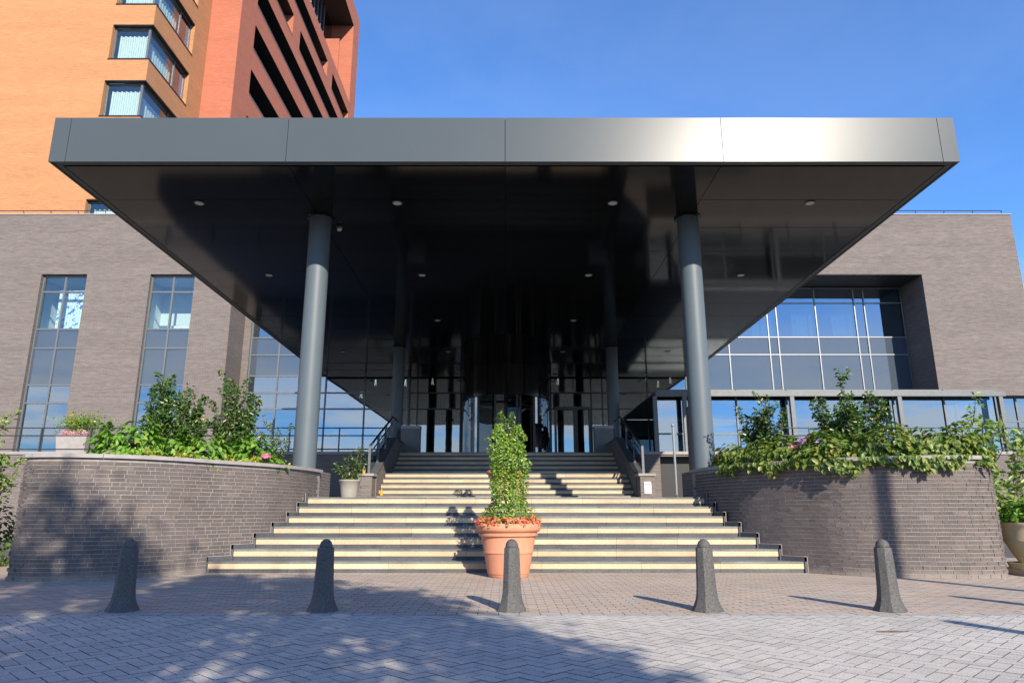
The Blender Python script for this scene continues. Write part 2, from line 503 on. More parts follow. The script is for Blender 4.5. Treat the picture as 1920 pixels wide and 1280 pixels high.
Y_EDGE = 7.33
road = obj('road', MB().poly([(-60, -40, -0.0045), (60, -40, -0.0045), (60, Y_EDGE, -0.0045), (-60, Y_EDGE, -0.0045)]), MAT['bed'])
tag(road, kind='structure')
walk = obj('walkway', MB().poly([(-60, Y_EDGE, -0.0045), (60, Y_EDGE, -0.0045), (60, 24, -0.0045), (-60, 24, -0.0045)]), MAT['bed'])
tag(walk, kind='structure')

def sandy(me):
    """everything but the worn top face of a paver is coated with joint sand"""
    me.materials.append(MAT['bed'])
    for p in me.polygons:
        if p.normal.z < 0.95: p.material_index = 1
def lay(parent, name, blocks, base_mb, mat, limit=300, rest_extra=None):
    """blocks: (x, y, rot, dz); the largest in the picture become objects, the rest one part"""
    me = mesh(name, base_mb, mat)
    sandy(me)
    vis = [b for b in blocks if inframe((b[0], b[1], 0), -5)]
    vis.sort(key=lambda b: b[0] ** 2 + b[1] ** 2)
    pick = set(id(b) for b in vis[:limit])
    rest = MB()
    for b in blocks:
        if id(b) in pick:
            o = bpy.data.objects.new(name, me)
            link(o, parent, (b[0], b[1], b[3]))
            o.rotation_euler = (RNG.gauss(0, .003), RNG.gauss(0, .003), b[2])
        else:
            n = len(rest.v); c, s = math.cos(b[2]), math.sin(b[2])
            tx, ty = RNG.gauss(0, .002), RNG.gauss(0, .002)
            rest.v += [(b[0] + c * x - s * y, b[1] + s * x + c * y, z + b[3] + tx * x + ty * y) for x, y, z in base_mb.v]
            rest.f += [tuple(n + i for i in f) for f in base_mb.f]
    if rest_extra:
        for poly in rest_extra:
            rest.prism(poly, -0.05, 0.0)
    fo_ = obj(name + '_field', rest, mat, parent)
    sandy(fo_.data)
    tag(fo_, kind='stuff')

# herringbone at 45 degrees
W = 0.105
blocks, cut = [], []
c45 = math.cos(math.pi / 4)
for a in range(-90, 140):
    for b in range(-60, 60):
        for (x0, y0, rot) in ((a + 4 * b + 1.0, a + 0.5, 0.0), (a + 4 * b + 2.5, a + 0.0, math.pi / 2)):
            X = (x0 - y0) * c45 * W; Yy = (x0 + y0) * c45 * W
            if not (-9.6 < X < 9.6 and 2.6 < Yy < Y_EDGE + 0.1): continue
            if abs(X) > Yy * 0.78 + 1.6: continue
            r = rot + math.pi / 4
            if Yy > Y_EDGE - 0.13:
                hl, hw = W - 0.0035, W / 2 - 0.0035
                cs, sn = math.cos(r), math.sin(r)
                poly = [(X + cs * p - sn * q, Yy + sn * p + cs * q) for p, q in ((-hl, -hw), (hl, -hw), (hl, hw), (-hl, hw))]
                poly = clip_y(poly, Y_EDGE - 0.004)
                if len(poly) >= 3: cut.append(poly)
            else:
                blocks.append((X, Yy, r, max(-.0012, min(.0012, RNG.gauss(0, 0.0008)))))
lay(road, 'paver', blocks, chamfer_block(2 * W, W), MAT['paver'], 300, cut)

# edging course between road and walkway, then stretcher-bond klinkers
em_ = mesh('edging_stone', chamfer_block(0.21, 0.105), MAT['edging'])
sandy(em_)
i = 0
x = -9.0
while x < 9.0:
    o = bpy.data.objects.new('edging_stone', em_)
    link(o, walk, (x, Y_EDGE + 0.0525, 0.001 + RNG.gauss(0, 0.001)))
    x += 0.21
blocks = []
row = 0
y = Y_EDGE + 0.105 + 0.0525
while y < 16:
    x = -13.0 + (0.105 if row % 2 else 0) + RNG.uniform(-.006, .006)
    while x < 13:
        inside = (abs(x) < 5.2 and y > 12.5) or (abs(x) < 7.3 and y > 12.9)
        if abs(x) < y * 0.78 + 1.6 and not inside:
            blocks.append((x, y, RNG.gauss(0, .004), max(-.0012, min(.0012, RNG.gauss(0, 0.0008)))))
        x += 0.21
    y += 0.105; row += 1
lay(walk, 'clay_paver', blocks, chamfer_block(0.21, 0.105), MAT['klinker'], 300)

# ------------------------------------------------------------------ bollards
def make_bollard(label):
    t = thing('bollard', label, 'bollard', (0, 0, 0), 'stone bollards along the road edge')
    me = MB()
    k = 1 / math.cos(math.pi / 8)
    prof = [(0.172, 0.0), (0.168, 0.02), (0.145, 0.06), (0.124, 0.115), (0.112, 0.18), (0.106, 0.26), (0.100, 0.42), (0.094, 0.58), (0.091, 0.655), (0.084, 0.668)]
    me.lathe([(r * k * .88, z * .945) for r, z in prof], seg=8, rot=math.pi / 8)
    obj('shaft', me, MAT['granite'], t, angle=25)
    d = MB()
    d.lathe([(r_ * .88, z_ * .945) for r_, z_ in ((0.076, 0.66), (0.077, 0.685), (0.073, 0.705), (0.060, 0.73), (0.040, 0.747), (0.018, 0.756), (0.004, 0.758))], seg=20)
    obj('dome_cap', d, MAT['granite'], t, smooth=True)
    return t
bl = ['leftmost stone bollard, in dappled shade before the left brick planter',
      'dark shaded stone bollard in front of the left half of the steps',
      'stone bollard in front of the large terracotta pot',
      'sunlit stone bollard in front of the right end of the steps',
      'rightmost stone bollard, before the right brick planter',
      'stone bollard at the road edge just beyond the right side of the view']
b0 = make_bollard(bl[0])
bx = [-3.97, -1.90, 0.06, 2.085, 3.97, 5.92]
b0.location = (bx[0], 7.62, 0)
for k in range(1, 6):
    copy_tree(b0, (bx[k], 7.62, 0), bl[k]).rotation_euler = (0, 0, RNG.uniform(-.12, .12))

# ------------------------------------------------------------------ the entrance steps
R, T = 0.182, 0.35
Y0 = 12.18
HW = [5.00, 4.72, 4.47, 4.28, 4.12, 4.04, 3.98]
st = thing('entrance_stairs', 'wide cream and grey stone steps rising to the hotel entrance', 'stairs', (0, Y0, 0))
steps = []          # (y, z0, half_left, half_right, tread depth)
for i in range(7):
    steps.append((Y0 + T * i, R * i, HW[i], HW[i], T if i < 6 else None))
ULO, UY = 7, 21.29
WS = 3.89
YU = [UY + T * k for k in range(5)] + [UY + T * 4 + 1.42 + T * k for k in range(5)]
for k in range(10):
    steps.append((YU[k], R * (7 + k), WS, WS, None))
ZL = 7 * R            # landing
ZF = 17 * R           # entrance floor
core = MB()
for i, (y, z, a, b, t) in enumerate(steps):
    ye = steps[i + 1][0] if i + 1 < len(steps) else 34.0
    stp = obj('step', MB().box(-a + .005, b - .005, y + 0.035, ye + 0.06, z - 0.02, z + R - 0.036), MAT['core'], st)
    hn, hp = 0.034, 0.062
    n = 7 if i < 7 else 4
    xs = [-a + (a + b) * k / n + (RNG.uniform(-.18, .18) if 0 < k < n else 0) for k in range(n + 1)]
    for k in range(n):
        x0, x1 = xs[k] + .002, xs[k + 1] - .002
        obj('plinth_slab', MB().box(x0, x1, y + 0.012, y + 0.034, z, z + hp), MAT['bluestone'], stp)
        obj('riser_slab', MB().box(x0, x1, y, y + 0.034, z + hp + .001, z + R - hn - .001), MAT['cream'], stp)
        yd = min(ye, y + 1.2)
        obj('tread_slab', MB().box(x0, x1, y - 0.006, yd + 0.011, z + R - hn, z + R), MAT['tread'], stp)
lf = MB().box(-4.05, 4.05, steps[6][0] + 1.212, 21.3, ZL - 0.06, ZL)
lf.box(-9.5, -4.05, 14.2, 24.9, ZL - 0.06, ZL).box(4.05, 9.5, 14.2, 24.9, ZL - 0.06, ZL)
obj('landing_floor', lf, MAT['tread'], st)
lf = MB().box(-3.89, 3.89, YU[4] + 1.19, YU[5] + .01, 12 * R - .03, 12 * R - .001)
obj('landing_floor', lf, MAT['tread'], st)
# stepped skirting where the steps meet the curved walls
for s in (-1, 1):
    for i in range(7):
        y, z, a = steps[i][0], steps[i][1], HW[i]
        sk = MB()
        sk.box(*sorted((s * a, s * (a + .05))), y - 0.03, y + 0.03, z, z + R + 0.075)
        if i < 6:
            a2, y2 = HW[i + 1], steps[i + 1][0]
            p = [(s * a, y - .03), (s * (a + .05), y - .03), (s * (a2 + .06), y2), (s * (a2 - .0), y2)]
            if s > 0: p = [p[0], p[1], p[2], p[3]]
            else: p = [p[1], p[0], p[3], p[2]]
            sk.prism(p, z + R + .001, z + R + 0.075)
        o = obj('skirting', sk, MAT['bluestone'], st)
        tp = MB()
        if i < 6:
            p2 = [(p_[0], p_[1]) for p_ in p]
            tp.prism(p2, z + R + 0.0755, z + R + 0.083)
        tp.box(*sorted((s * (a + .040), s * (a + .049))), y - 0.036, y - 0.0305, z + .01, z + R + 0.083)
        obj('sealant_edge', tp, MAT['coping'], o)

# ------------------------------------------------------------------ curved brick planters
def catmull(pts, n=16):
    out = []
    P = [2 * np.array(pts[0]) - np.array(pts[1])] + [np.array(p) for p in pts] + [2 * np.array(pts[-1]) - np.array(pts[-2])]
    for i in range(1, len(P) - 2):
        for k in range(n):
            t = k / n
            out.append(0.5 * ((2 * P[i]) + (-P[i - 1] + P[i + 1]) * t + (2 * P[i - 1] - 5 * P[i] + 4 * P[i + 1] - P[i + 2]) * t * t + (-P[i - 1] + 3 * P[i] - 3 * P[i + 1] + P[i + 2]) * t ** 3))
    out.append(P[-2])
    return np.array(out)
class Curve:
    def __init__(s, pts):
        s.p = catmull(pts)
        d = np.linalg.norm(np.diff(s.p, axis=0), axis=1)
        s.s = np.concatenate([[0], np.cumsum(d)])
        s.L = s.s[-1]
    def at(s, t):
        return np.array([np.interp(t, s.s, s.p[:, 0]), np.interp(t, s.s, s.p[:, 1])])
    def tan(s, t):
        a, b = s.at(max(0, t - .05)), s.at(min(s.L, t + .05))
        d = b - a
        return d / np.linalg.norm(d)

LEFTC = [(-7.50, 12.6), (-7.50, 11.4), (-7.42, 10.85), (-7.0, 10.72), (-6.5, 10.78), (-5.9, 11.05), (-5.42, 11.52), (-5.05, 12.1), (-4.70, 12.62), (-4.36, 13.2), (-4.16, 13.8), (-4.04, 14.4), (-3.98, 15.1)]
RIGHTC = [(3.98, 15.1), (4.04, 14.4), (4.16, 13.8), (4.36, 13.2), (4.70, 12.62), (5.05, 12.15), (5.5, 11.65), (6.1, 11.3), (6.8, 11.12), (7.4, 11.15), (7.85, 11.4), (8.0, 12.0), (8.02, 13.0)]
ZC = 1.86
def planter(label, pts, back_y, xin):
    C = Curve(pts)
    mid = C.at(C.L / 2)
    t = thing('brick_planter', label, 'planter', (float(mid[0]), float(mid[1]), 0), 'curved brick planters beside the steps')
    def off(s, d):           # outward offset: right-hand normal (towards the camera)
        p, tt = C.at(s), C.tan(s)
        n = np.array([tt[1], -tt[0]])
        return p + n * d
    S = np.linspace(0, C.L, 90)
    wm = MB()
    for k in range(len(S) - 1):
        a, b = off(S[k], -0.0035), off(S[k + 1], -0.0035)
        a2, b2 = off(S[k], -0.12), off(S[k + 1], -0.12)
        wm.prism([a, b, b2, a2], -0.05, ZC - 0.055)
    obj('mortar_bed', wm, MAT['mortar'], t)
    # bricks
    bw, bh, jt = 0.21, 0.051, 0.0115
    bm = MB().box(-bw / 2, bw / 2, -0.0, 0.08, 0, bh)
    me = mesh('brick', bm, MAT['wallbrick'])
    hb = MB().box(-0.049, 0.049, -0.0, 0.08, 0, bh)
    meh = mesh('brick', hb, MAT['wallbrick'])
    rows = int((ZC - 0.06) / (bh + jt))
    allb = []
    for r in range(rows):
        z = 0.006 + r * (bh + jt)
        s = RNG.uniform(0, 0.2) - 0.1
        while s < C.L - .06:
            half = RNG.random() < 0.13
            w = 0.098 if half else bw
            sc_ = s + w / 2
            if 0 <= sc_ - w / 2 and sc_ + w / 2 <= C.L:
                p, tt = off(sc_, abs(RNG.gauss(0, .0012))), C.tan(sc_)
                allb.append((p, math.atan2(tt[1], tt[0]), z, half))
            s += w + jt
    def score(b):
        return math.hypot(b[0][0], b[0][1]) + (0 if inframe((b[0][0], b[0][1], b[2]), 0) and not hidden(b) else 100)
    def hidden(b):
        x, y = b[0]
        return abs(x) < 5.0 and y > 12.2 and b[2] < (y - Y0) / T * R
    allb.sort(key=score)
    rest = MB()
    for k, (p, ang, z, half) in enumerate(allb):
        jit = RNG.gauss(0, .0015)
        if k < 300:
            o = bpy.data.objects.new('brick', meh if half else me)
            link(o, t, (p[0], p[1], z + jit * .4))
            o.rotation_euler = (0, RNG.gauss(0, .004), ang + RNG.gauss(0, .006))
        else:
            c, s_ = math.cos(ang + RNG.gauss(0, .006)), math.sin(ang)
            n = len(rest.v); src = hb if half else bm
            rest.v += [(p[0] + c * x - s_ * y, p[1] + s_ * x + c * y, zz + z + jit * .4) for x, y, zz in src.v]
            rest.f += [tuple(n + i for i in f) for f in src.f]
    tag(obj('brick_field', rest, MAT['wallbrick'], t), kind='stuff')
    # coping stones
    nst = max(1, round(C.L / 1.05))
    for k in range(nst):
        a, b = C.L * k / nst + .003, C.L * (k + 1) / nst - .003
        cm = MB()
        SS = np.linspace(a, b, 9)
        n0 = len(cm.v)
        for s in SS:
            o1, o2 = off(s, 0.055), off(s, -0.30)
            cm.v += [(o1[0], o1[1], ZC - .06), (o1[0], o1[1], ZC), (o2[0], o2[1], ZC), (o2[0], o2[1], ZC - .06)]
        for q in range(len(SS) - 1):
            for j in range(4):
                j2 = (j + 1) % 4
                cm.f.append((4 * q + j, 4 * q + 4 + j, 4 * q + 4 + j2, 4 * q + j2))
        cm.f.append((0, 1, 2, 3)); e = 4 * (len(SS) - 1); cm.f.append((e + 3, e + 2, e + 1, e))
        obj('coping_stone', cm, MAT['coping'], t)
    so_ = MB()
    poly = [tuple(off(s, -0.2)) for s in np.linspace(0, C.L, 40)]
    poly += [(poly[-1][0], back_y), (poly[0][0], back_y)]
    so_.prism(poly, ZC - 0.4, ZC - 0.12)
    obj('soil', so_, MAT['soil'], t)
    # back and side retaining wall
    bw_ = MB()
    xa, xb = sorted((pts[0][0], pts[-1][0]))
    bw_.box(xa + .05, xb - .05, back_y, back_y + 0.2, 0.0, ZC - 0.02)
    if pts[0][0] < 0: bw_.box(xa, xa + .2, pts[0][1], back_y + .2, 0, ZC - .02).box(xb - .25, xb - .03, pts[-1][1], back_y + .2, 0, ZC - .02)
    else: bw_.box(xa + .03, xa + .25, pts[0][1], back_y + .2, 0, ZC - .02).box(xb - .2, xb, pts[-1][1], back_y + .2, 0, ZC - .02)
    obj('retaining_wall', bw_, MAT['facade'], t)
    return t, C
PL, CL = planter('curved dark brick planter with pale coping left of the steps, tree shadow on it', LEFTC, 15.9, -4)
PR, CR = planter('curved dark brick planter right of the steps, overhung by trailing leaves', RIGHTC, 15.9, 4)
# weep holes: open head joints near the foot of the right wall
for ss in np.linspace(4.6, CR.L - 2.2, 5):
    p_, t_ = CR.at(ss), CR.tan(ss)
    n_ = np.array([t_[1], -t_[0]])
    q0, q1 = p_ + n_ * .004 - t_ * .006, p_ + n_ * .004 + t_ * .006
    r0, r1 = p_ - n_ * .02 - t_ * .006, p_ - n_ * .02 + t_ * .006
    obj('weep_hole', MB().prism([q0, q1, r1, r0], .13, .183), MAT['black'], PR)

# ------------------------------------------------------------------ hotel building
YB, YG = 32.0, 34.0                # brick face, glazing plane of the entrance recess
def wall_holes(axis, c, a0, a1, z0, z1, holes, depth, inward, flats=True):
    """vertical wall at axis=c ('y': runs along x, 'x': runs along y) with recessed holes (a0,a1,z0,z1)"""
    mb = MB()
    A = sorted({a0, a1} | {min(max(h[k], a0), a1) for h in holes for k in (0, 1)})
    Z = sorted({z0, z1} | {min(max(h[k], z0), z1) for h in holes for k in (2, 3)})
    P = (lambda a, z, d=0.0: (a, c + inward * d, z)) if axis == 'y' else (lambda a, z, d=0.0: (c + inward * d, a, z))
    for i in range(len(A) - 1):
        for j in range(len(Z) - 1):
            am, zm = (A[i] + A[i + 1]) / 2, (Z[j] + Z[j + 1]) / 2
            if any(h[0] < am < h[1] and h[2] < zm < h[3] for h in holes): continue
            mb.poly([P(A[i], Z[j]), P(A[i + 1], Z[j]), P(A[i + 1], Z[j + 1]), P(A[i], Z[j + 1])])
    for h in holes:
        dep = h[4] if len(h) > 4 else depth
        b0, b1, y0, y1 = max(h[0], a0), min(h[1], a1), max(h[2], z0), min(h[3], z1)
        if h[0] > a0: mb.poly([P(b0, y0), P(b0, y1), P(b0, y1, dep), P(b0, y0, dep)])
        if h[1] < a1: mb.poly([P(b1, y0), P(b1, y0, dep), P(b1, y1, dep), P(b1, y1)])
        if h[2] > z0 and flats: mb.poly([P(b0, y0), P(b0, y0, dep), P(b1, y0, dep), P(b1, y0)])
        if h[3] < z1 and flats: mb.poly([P(b0, y1), P(b1, y1), P(b1, y1, dep), P(b0, y1, dep)])
    return mb

def glazing(parent, name, Y, xs, zs, rowmats, fw=0.07, fmat='frame', dep=0.12, skip=()):
    """frame mesh with its panes as children; xs, zs are bar centre lines"""
    fr = MB()
    for x in xs: fr.box(x - fw / 2, x + fw / 2, Y - dep / 2, Y + dep / 2, zs[0], zs[-1])
    for k in range(len(xs) - 1):
        for z in zs: fr.box(xs[k] + fw / 2, xs[k + 1] - fw / 2, Y - dep / 2 + .004, Y + dep / 2 - .004, z - fw / 2, z + fw / 2)
    f = obj(name, fr, MAT[fmat], parent)
    for j in range(len(zs) - 1):
        for k in range(len(xs) - 1):
            if (k, j) in skip: continue
            mt = rowmats[j] if isinstance(rowmats[j], str) else rowmats[j][k]
            if mt is None: continue
            tl = RNG.gauss(0, .0012)
            x0, x1, z0, z1 = xs[k] + fw / 2 - .01, xs[k + 1] - fw / 2 + .01, zs[j] + fw / 2 - .01, zs[j + 1] - fw / 2 + .01
            tw = RNG.gauss(0, .004)
            obj('pane', MB().hexa([(x0, Y - .012 + tw, z0), (x1, Y - .012 - tw, z0), (x1, Y + .012 - tw, z0), (x0, Y + .012 + tw, z0),
                                   (x0, Y - .012 + tw, z1), (x1, Y - .012 - tw, z1), (x1, Y + .012 - tw, z1), (x0, Y + .012 + tw, z1)]), MAT[mt], f)
    return f

ZROOF = zat(403, YB)
XL, XR = -46.0, at(1894, 403, YB).x
XJL = at(432, 590, YB).x
XJR = at(1728, 513, YB).x
ZHEAD = zat(514, YB)
bd = thing('hotel_building', 'low dark brick hotel block with glazed entrance front behind the canopy', 'building', (0, YB, 0))
w1 = (at(78, 515, YB).x, at(163.5, 515, YB).x)
w2 = (at(282, 515, YB).x, at(366, 515, YB).x)
lw = wall_holes('y', YB, XL, XJL, 0.0, ZROOF, [(w1[0], w1[1], ZF + .02, ZHEAD), (w2[0], w2[1], ZF + .02, ZHEAD), (-36, -33.8, ZF + .02, ZHEAD), (-29.6, -27.4, ZF + .02, ZHEAD)], 0.30, 1)
lw.poly([(XJL, YB, 0), (XJL, YG + .3, 0), (XJL, YG + .3, ZROOF), (XJL, YB, ZROOF)])
obj('brick_wall', lw, MAT['facade'], bd)
obj('brick_return', MB().box(XJL + .003, at(466, 690, YG).x, YG - .12, YG + .1, ZF, ZHEAD - .03), MAT['facade'], bd)
top = MB().poly([(XJL, YB, ZHEAD), (XJR, YB, ZHEAD), (XJR, YB, ZROOF), (XJL, YB, ZROOF)])
obj('brick_wall', top, MAT['facade'], bd)
# recess head and right-hand block
obj('recess_soffit', MB().box(XJL + .01, XJR, YB + .03, YG + .1, ZHEAD - .02, ZHEAD + .05), MAT['steel'], bd)
ZRB = zat(741, YB)
rw = MB()
rw.poly([(XJR, YB, ZRB), (XR, YB, ZRB), (XR, YB, ZROOF), (XJR, YB, ZROOF)])
rw.poly([(XJR, YG + .3, ZF), (XJR, YB, ZF), (XJR, YB, ZHEAD), (XJR, YG + .3, ZHEAD)])
rw.poly([(XR, YB, 0), (XR, 70, 0), (XR, 70, ZROOF), (XR, YB, ZROOF)])
rw.poly([(XJR, YB, ZRB), (XJR, YB + .6, ZRB), (XR, YB + .6, ZRB), (XR, YB, ZRB)])
obj('brick_wall', rw, MAT['facade'], bd)
obj('roof_deck', MB().box(XL, XR - .02, YB + .02, 70, ZROOF - .3, ZROOF - .05), MAT['steel'], bd)
cp = MB().box(XL, XR + .04, YB - .04, YB + .3, ZROOF, ZROOF + .05).box(XR - .26, XR + .04, YB + .3, 70, ZROOF, ZROOF + .05)
obj('roof_coping', cp, MAT['coping'], bd)

# left windows: two lights wide, six rows
YW = YB + 0.24
rowv = [519, 548, 617.5, 653, 722, 755.5]
zsW = [ZF + .05] + [zat(v, YW) for v in reversed(rowv)]
def room(x0, x1, y0, y1, z0, z1, mat, name='room_wall'):
    m = MB()
    m.poly([(x0, y0, z0), (x0, y1, z0), (x0, y1, z1), (x0, y0, z1)]).poly([(x1, y0, z0), (x1, y0, z1), (x1, y1, z1), (x1, y1, z0)])
    m.poly([(x0, y1, z0), (x1, y1, z0), (x1, y1, z1), (x0, y1, z1)])
    m.poly([(x0, y0, z0), (x1, y0, z0), (x1, y1, z0), (x0, y1, z0)]).poly([(x0, y0, z1), (x0, y1, z1), (x1, y1, z1), (x1, y0, z1)])
    return obj(name, m, mat, bd)
for k, (a, b) in enumerate((w1, w2, (-29.6, -27.4), (-36, -33.8))):
    xs = [a + .035, (a + b) / 2, b - .035]
    win = glazing(bd, 'window', YW, xs, zsW, ['glass', 'glass', 'spandrel', 'spandrel', 'glassclear', 'glassclear'], 0.085)
    room(a - .5, b + .5, YW + .15, YW + 2.2, zsW[4] - .1, ZHEAD + .1, MAT['room'])
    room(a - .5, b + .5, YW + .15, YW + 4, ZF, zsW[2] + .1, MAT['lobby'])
    if k == 0:
        cu = MB()
        pts = [(a + .55 + i * .07, YW + .5 + (.04 if i % 2 else 0)) for i in range(24)]
        for q in range(len(pts) - 1):
            cu.poly([(*pts[q], zsW[4] - .05), (*pts[q + 1], zsW[4] - .05), (*pts[q + 1], zsW[5] + .25), (*pts[q], zsW[5] + .25)])
        obj('floral_curtain', cu, MAT['floral'], win)
    if k == 1:
        cu = MB().box(a + .3, b + .2, YW + 1.4, YW + 1.5, zsW[4] - .05, zsW[4] + .55)
        obj('white_counter', cu, MAT['white'], win)

# entrance glazing (whole recess)
xm = [at(468, 690, YG).x, -11.4, -8.95, -7.0, -4.85, -4.38, -2.25, 2.2, 4.2, 4.75, 7.0, 8.95]
zE = [ZF, zat(766.5, YG), zat(736.5, YG), zat(705, YG), zat(666, YG), zat(634, YG), zat(570, YG), ZHEAD - .02]
rows = ['glassdoor'] * 3 + ['glassdoor', 'glassdoor', 'glassdoor', 'glassdoor']
glazing(bd, 'side_glazing', YG, xm[:5], zE, ['glass', 'glass', 'glass', 'spandrel', 'spandrel', 'glass', 'glass'], 0.075, 'frame')
gz = glazing(bd, 'entrance_glazing', YG, [-4.76] + xm[5:], zE, ['glassdoor'] * 7, 0.07, 'darkframe', skip=((2, 0), (2, 1)))
# right part of the recess, pale mullions
xr = [8.95 + .09, at(1367.5, 665, YG).x, at(1444, 665, YG).x, at(1461.6, 665, YG).x, at(1537, 665, YG).x, at(1612, 665, YG).x, at(1631, 665, YG).x, at(1704, 665, YG).x]
zR = [ZF, zat(800, YG), zat(733, YG), zat(665, YG), zat(632.4, YG), zat(568.6, YG), zat(541, YG)]
gr = glazing(bd, 'side_glazing', YG, xr, zR, ['glass', 'glass', 'spandrel', 'spandrel', 'glass', 'glass'], 0.05, 'alu')
obj('end_frame', MB().box(xr[-1] + .05, XJR - .01, YG - .08, YG + .08, ZF, ZHEAD - .03).box(8.95, XJR - .02, YG - .07, YG + .07, zR[-1] + .05, ZHEAD - .03), MAT['darkframe'], bd)
room(9.0, XJR, YG + .2, YG + 6, zR[4] - .1, ZHEAD, MAT['room'])
# curtains behind the upper right panes
for cx in (1500, 1575, 1425):
    p = at(cx, 600, YG + .6)
    cu = MB()
    for q in range(9):
        a0 = p.x - .5 + q * .12
        cu.poly([(a0, YG + .5 + .05 * (q % 2), zR[4]), (a0 + .12, YG + .5 + .05 * ((q + 1) % 2), zR[4]), (a0 + .12, YG + .5 + .05 * ((q + 1) % 2), zR[5] - .1), (a0, YG + .5 + .05 * (q % 2), zR[5] - .1)])
    obj('curtain', cu, MAT['curtain'], gr)
# glazing below the right-hand brick block
glazing(bd, 'side_glazing', YB + .5, [XJR + .02 + .95 * k for k in range(6)], [ZF, ZF + 2.0, ZRB], ['glass', 'glass'], 0.08, 'greysteel')
# lobby
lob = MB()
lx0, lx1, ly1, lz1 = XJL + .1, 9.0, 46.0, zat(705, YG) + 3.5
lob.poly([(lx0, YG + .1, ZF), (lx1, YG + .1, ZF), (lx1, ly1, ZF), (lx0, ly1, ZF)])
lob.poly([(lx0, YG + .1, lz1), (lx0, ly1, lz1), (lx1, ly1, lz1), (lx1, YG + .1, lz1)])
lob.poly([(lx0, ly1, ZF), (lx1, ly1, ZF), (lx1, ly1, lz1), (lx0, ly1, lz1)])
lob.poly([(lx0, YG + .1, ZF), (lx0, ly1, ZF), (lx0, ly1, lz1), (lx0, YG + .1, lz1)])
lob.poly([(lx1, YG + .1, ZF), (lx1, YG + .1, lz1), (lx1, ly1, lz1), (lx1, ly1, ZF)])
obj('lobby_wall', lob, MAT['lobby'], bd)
for cx, s in ((-3.3, -1), (-2.8, 1), (2.75, -1), (3.6, 1), (-5.6, 1)):
    cu = MB()
    for q in range(8):
        z0, z1 = ZF, ZF + 3.4
        f0, f1 = .18 + .05 * (q % 2), .18 + .05 * ((q + 1) % 2)
        a0 = cx + q * .07; bend = s * .25
        cu.poly([(a0, YG + .5 + f0, z0), (a0 + .07, YG + .5 + f1, z0), (a0 + .07 + bend, YG + .5 + f1, z1), (a0 + bend, YG + .5 + f0, z1)])
    obj('lobby_curtain', cu, plain('blue_curtain', (0.06, 0.16, 0.30), 0.9) if 'blue_curtain' not in bpy.data.materials else bpy.data.materials['blue_curtain'], gz)
# crystal lamps hanging in the lobby
lampspots = [(704, 722), (760, 722), (811, 720), (677, 745), (1212, 712), (1234, 725), (1257, 718), (1046, 720)]
lampnames = ['above the left window bay beside the column', 'just right of the left rear column', 'above the left lobby doors', 'farthest left behind the glass',
             'left of the three right-hand lamps', 'in the middle of the right-hand lamps', 'farthest right behind the glass', 'just right of the revolving door']
for (u, v), nm in zip(lampspots, lampnames):
    p = at(u, v, 37.0)
    L = thing('crystal_lamp', 'small lit crystal lamp in the lobby ' + nm, 'lamp', p, 'crystal lamps hanging in the lobby')
    obj('rod', MB().tube([p + Vector((0, 0, .3)), Vector((p.x, p.y, lz1))], .012, 6), MAT['steel'], L)
    cr = MB()
    for q in range(14):
        a = q * 2.4; rr = .02 + .05 * (q / 14)
        c = p + Vector((rr * math.cos(a), rr * math.sin(a), .3 - .35 * q / 14))
        cr.lathe([(0.001, -.022), (.010, 0), (.001, .022)], c, 5)
    obj('crystals', cr, MAT['crystal'], L)

# revolving door
rdY = YG - 1.15
rd = thing('revolving_door', 'dark framed glass revolving door at the head of the steps', 'door', (0, rdY, ZF))
RR = 2.05
zt = zat(745, rdY - 1.2)
def arc(a0, a1, r, n):
    return [(r * math.cos(a0 + (a1 - a0) * k / n), rdY + r * math.sin(a0 + (a1 - a0) * k / n)) for k in range(n + 1)]
dc = MB()
ring = arc(0, 2 * math.pi, RR + .06, 48)[:-1]
dc.prism(ring, zt, zt + 1.55)
obj('drum_canopy', dc, MAT['soffit'], rd, angle=30)
for a in (-180, -128, -104, -76, -52, 0):
    x, y = RR * math.cos(math.radians(a)), rdY + RR * math.sin(math.radians(a))
    obj('post', MB().box(x - .05, x + .05, y - .05, y + .05, ZF, zt), MAT['darkframe'], rd)
for a0, a1 in ((-178, -130), (-50, -2)):
    pts = arc(math.radians(a0), math.radians(a1), RR, 12)
    m = MB()
    for k in range(12):
        m.poly([(*pts[k], ZF + .1), (*pts[k + 1], ZF + .1), (*pts[k + 1], zt - .03), (*pts[k], zt - .03)])
    obj('curved_pane', m, MAT['glassdoor'], rd, smooth=True)
for k in range(3):
    a = math.radians(-90 + 20 + 120 * k)
    dx, dy = math.cos(a), math.sin(a)
    p0, p1 = Vector((.06 * dx, rdY + .06 * dy, 0)), Vector((1.9 * dx, rdY + 1.9 * dy, 0))
    nx = Vector((-dy, dx, 0)) * .012
    lf_ = MB().hexa([p0 - nx + Vector((0, 0, ZF + .05)), p1 - nx + Vector((0, 0, ZF + .05)), p1 + nx + Vector((0, 0, ZF + .05)), p0 + nx + Vector((0, 0, ZF + .05)),
                     p0 - nx + Vector((0, 0, zt - .05)), p1 - nx + Vector((0, 0, zt - .05)), p1 + nx + Vector((0, 0, zt - .05)), p0 + nx + Vector((0, 0, zt - .05))])
    lf = obj('door_leaf', lf_, MAT['glassdoor'], rd)
    fb = MB()
    for q in (p0, p1):
        fb.box(q.x - .04, q.x + .04, q.y - .04, q.y + .04, ZF + .02, zt - .02)
    obj('leaf_frame', fb, MAT['darkframe'], lf)
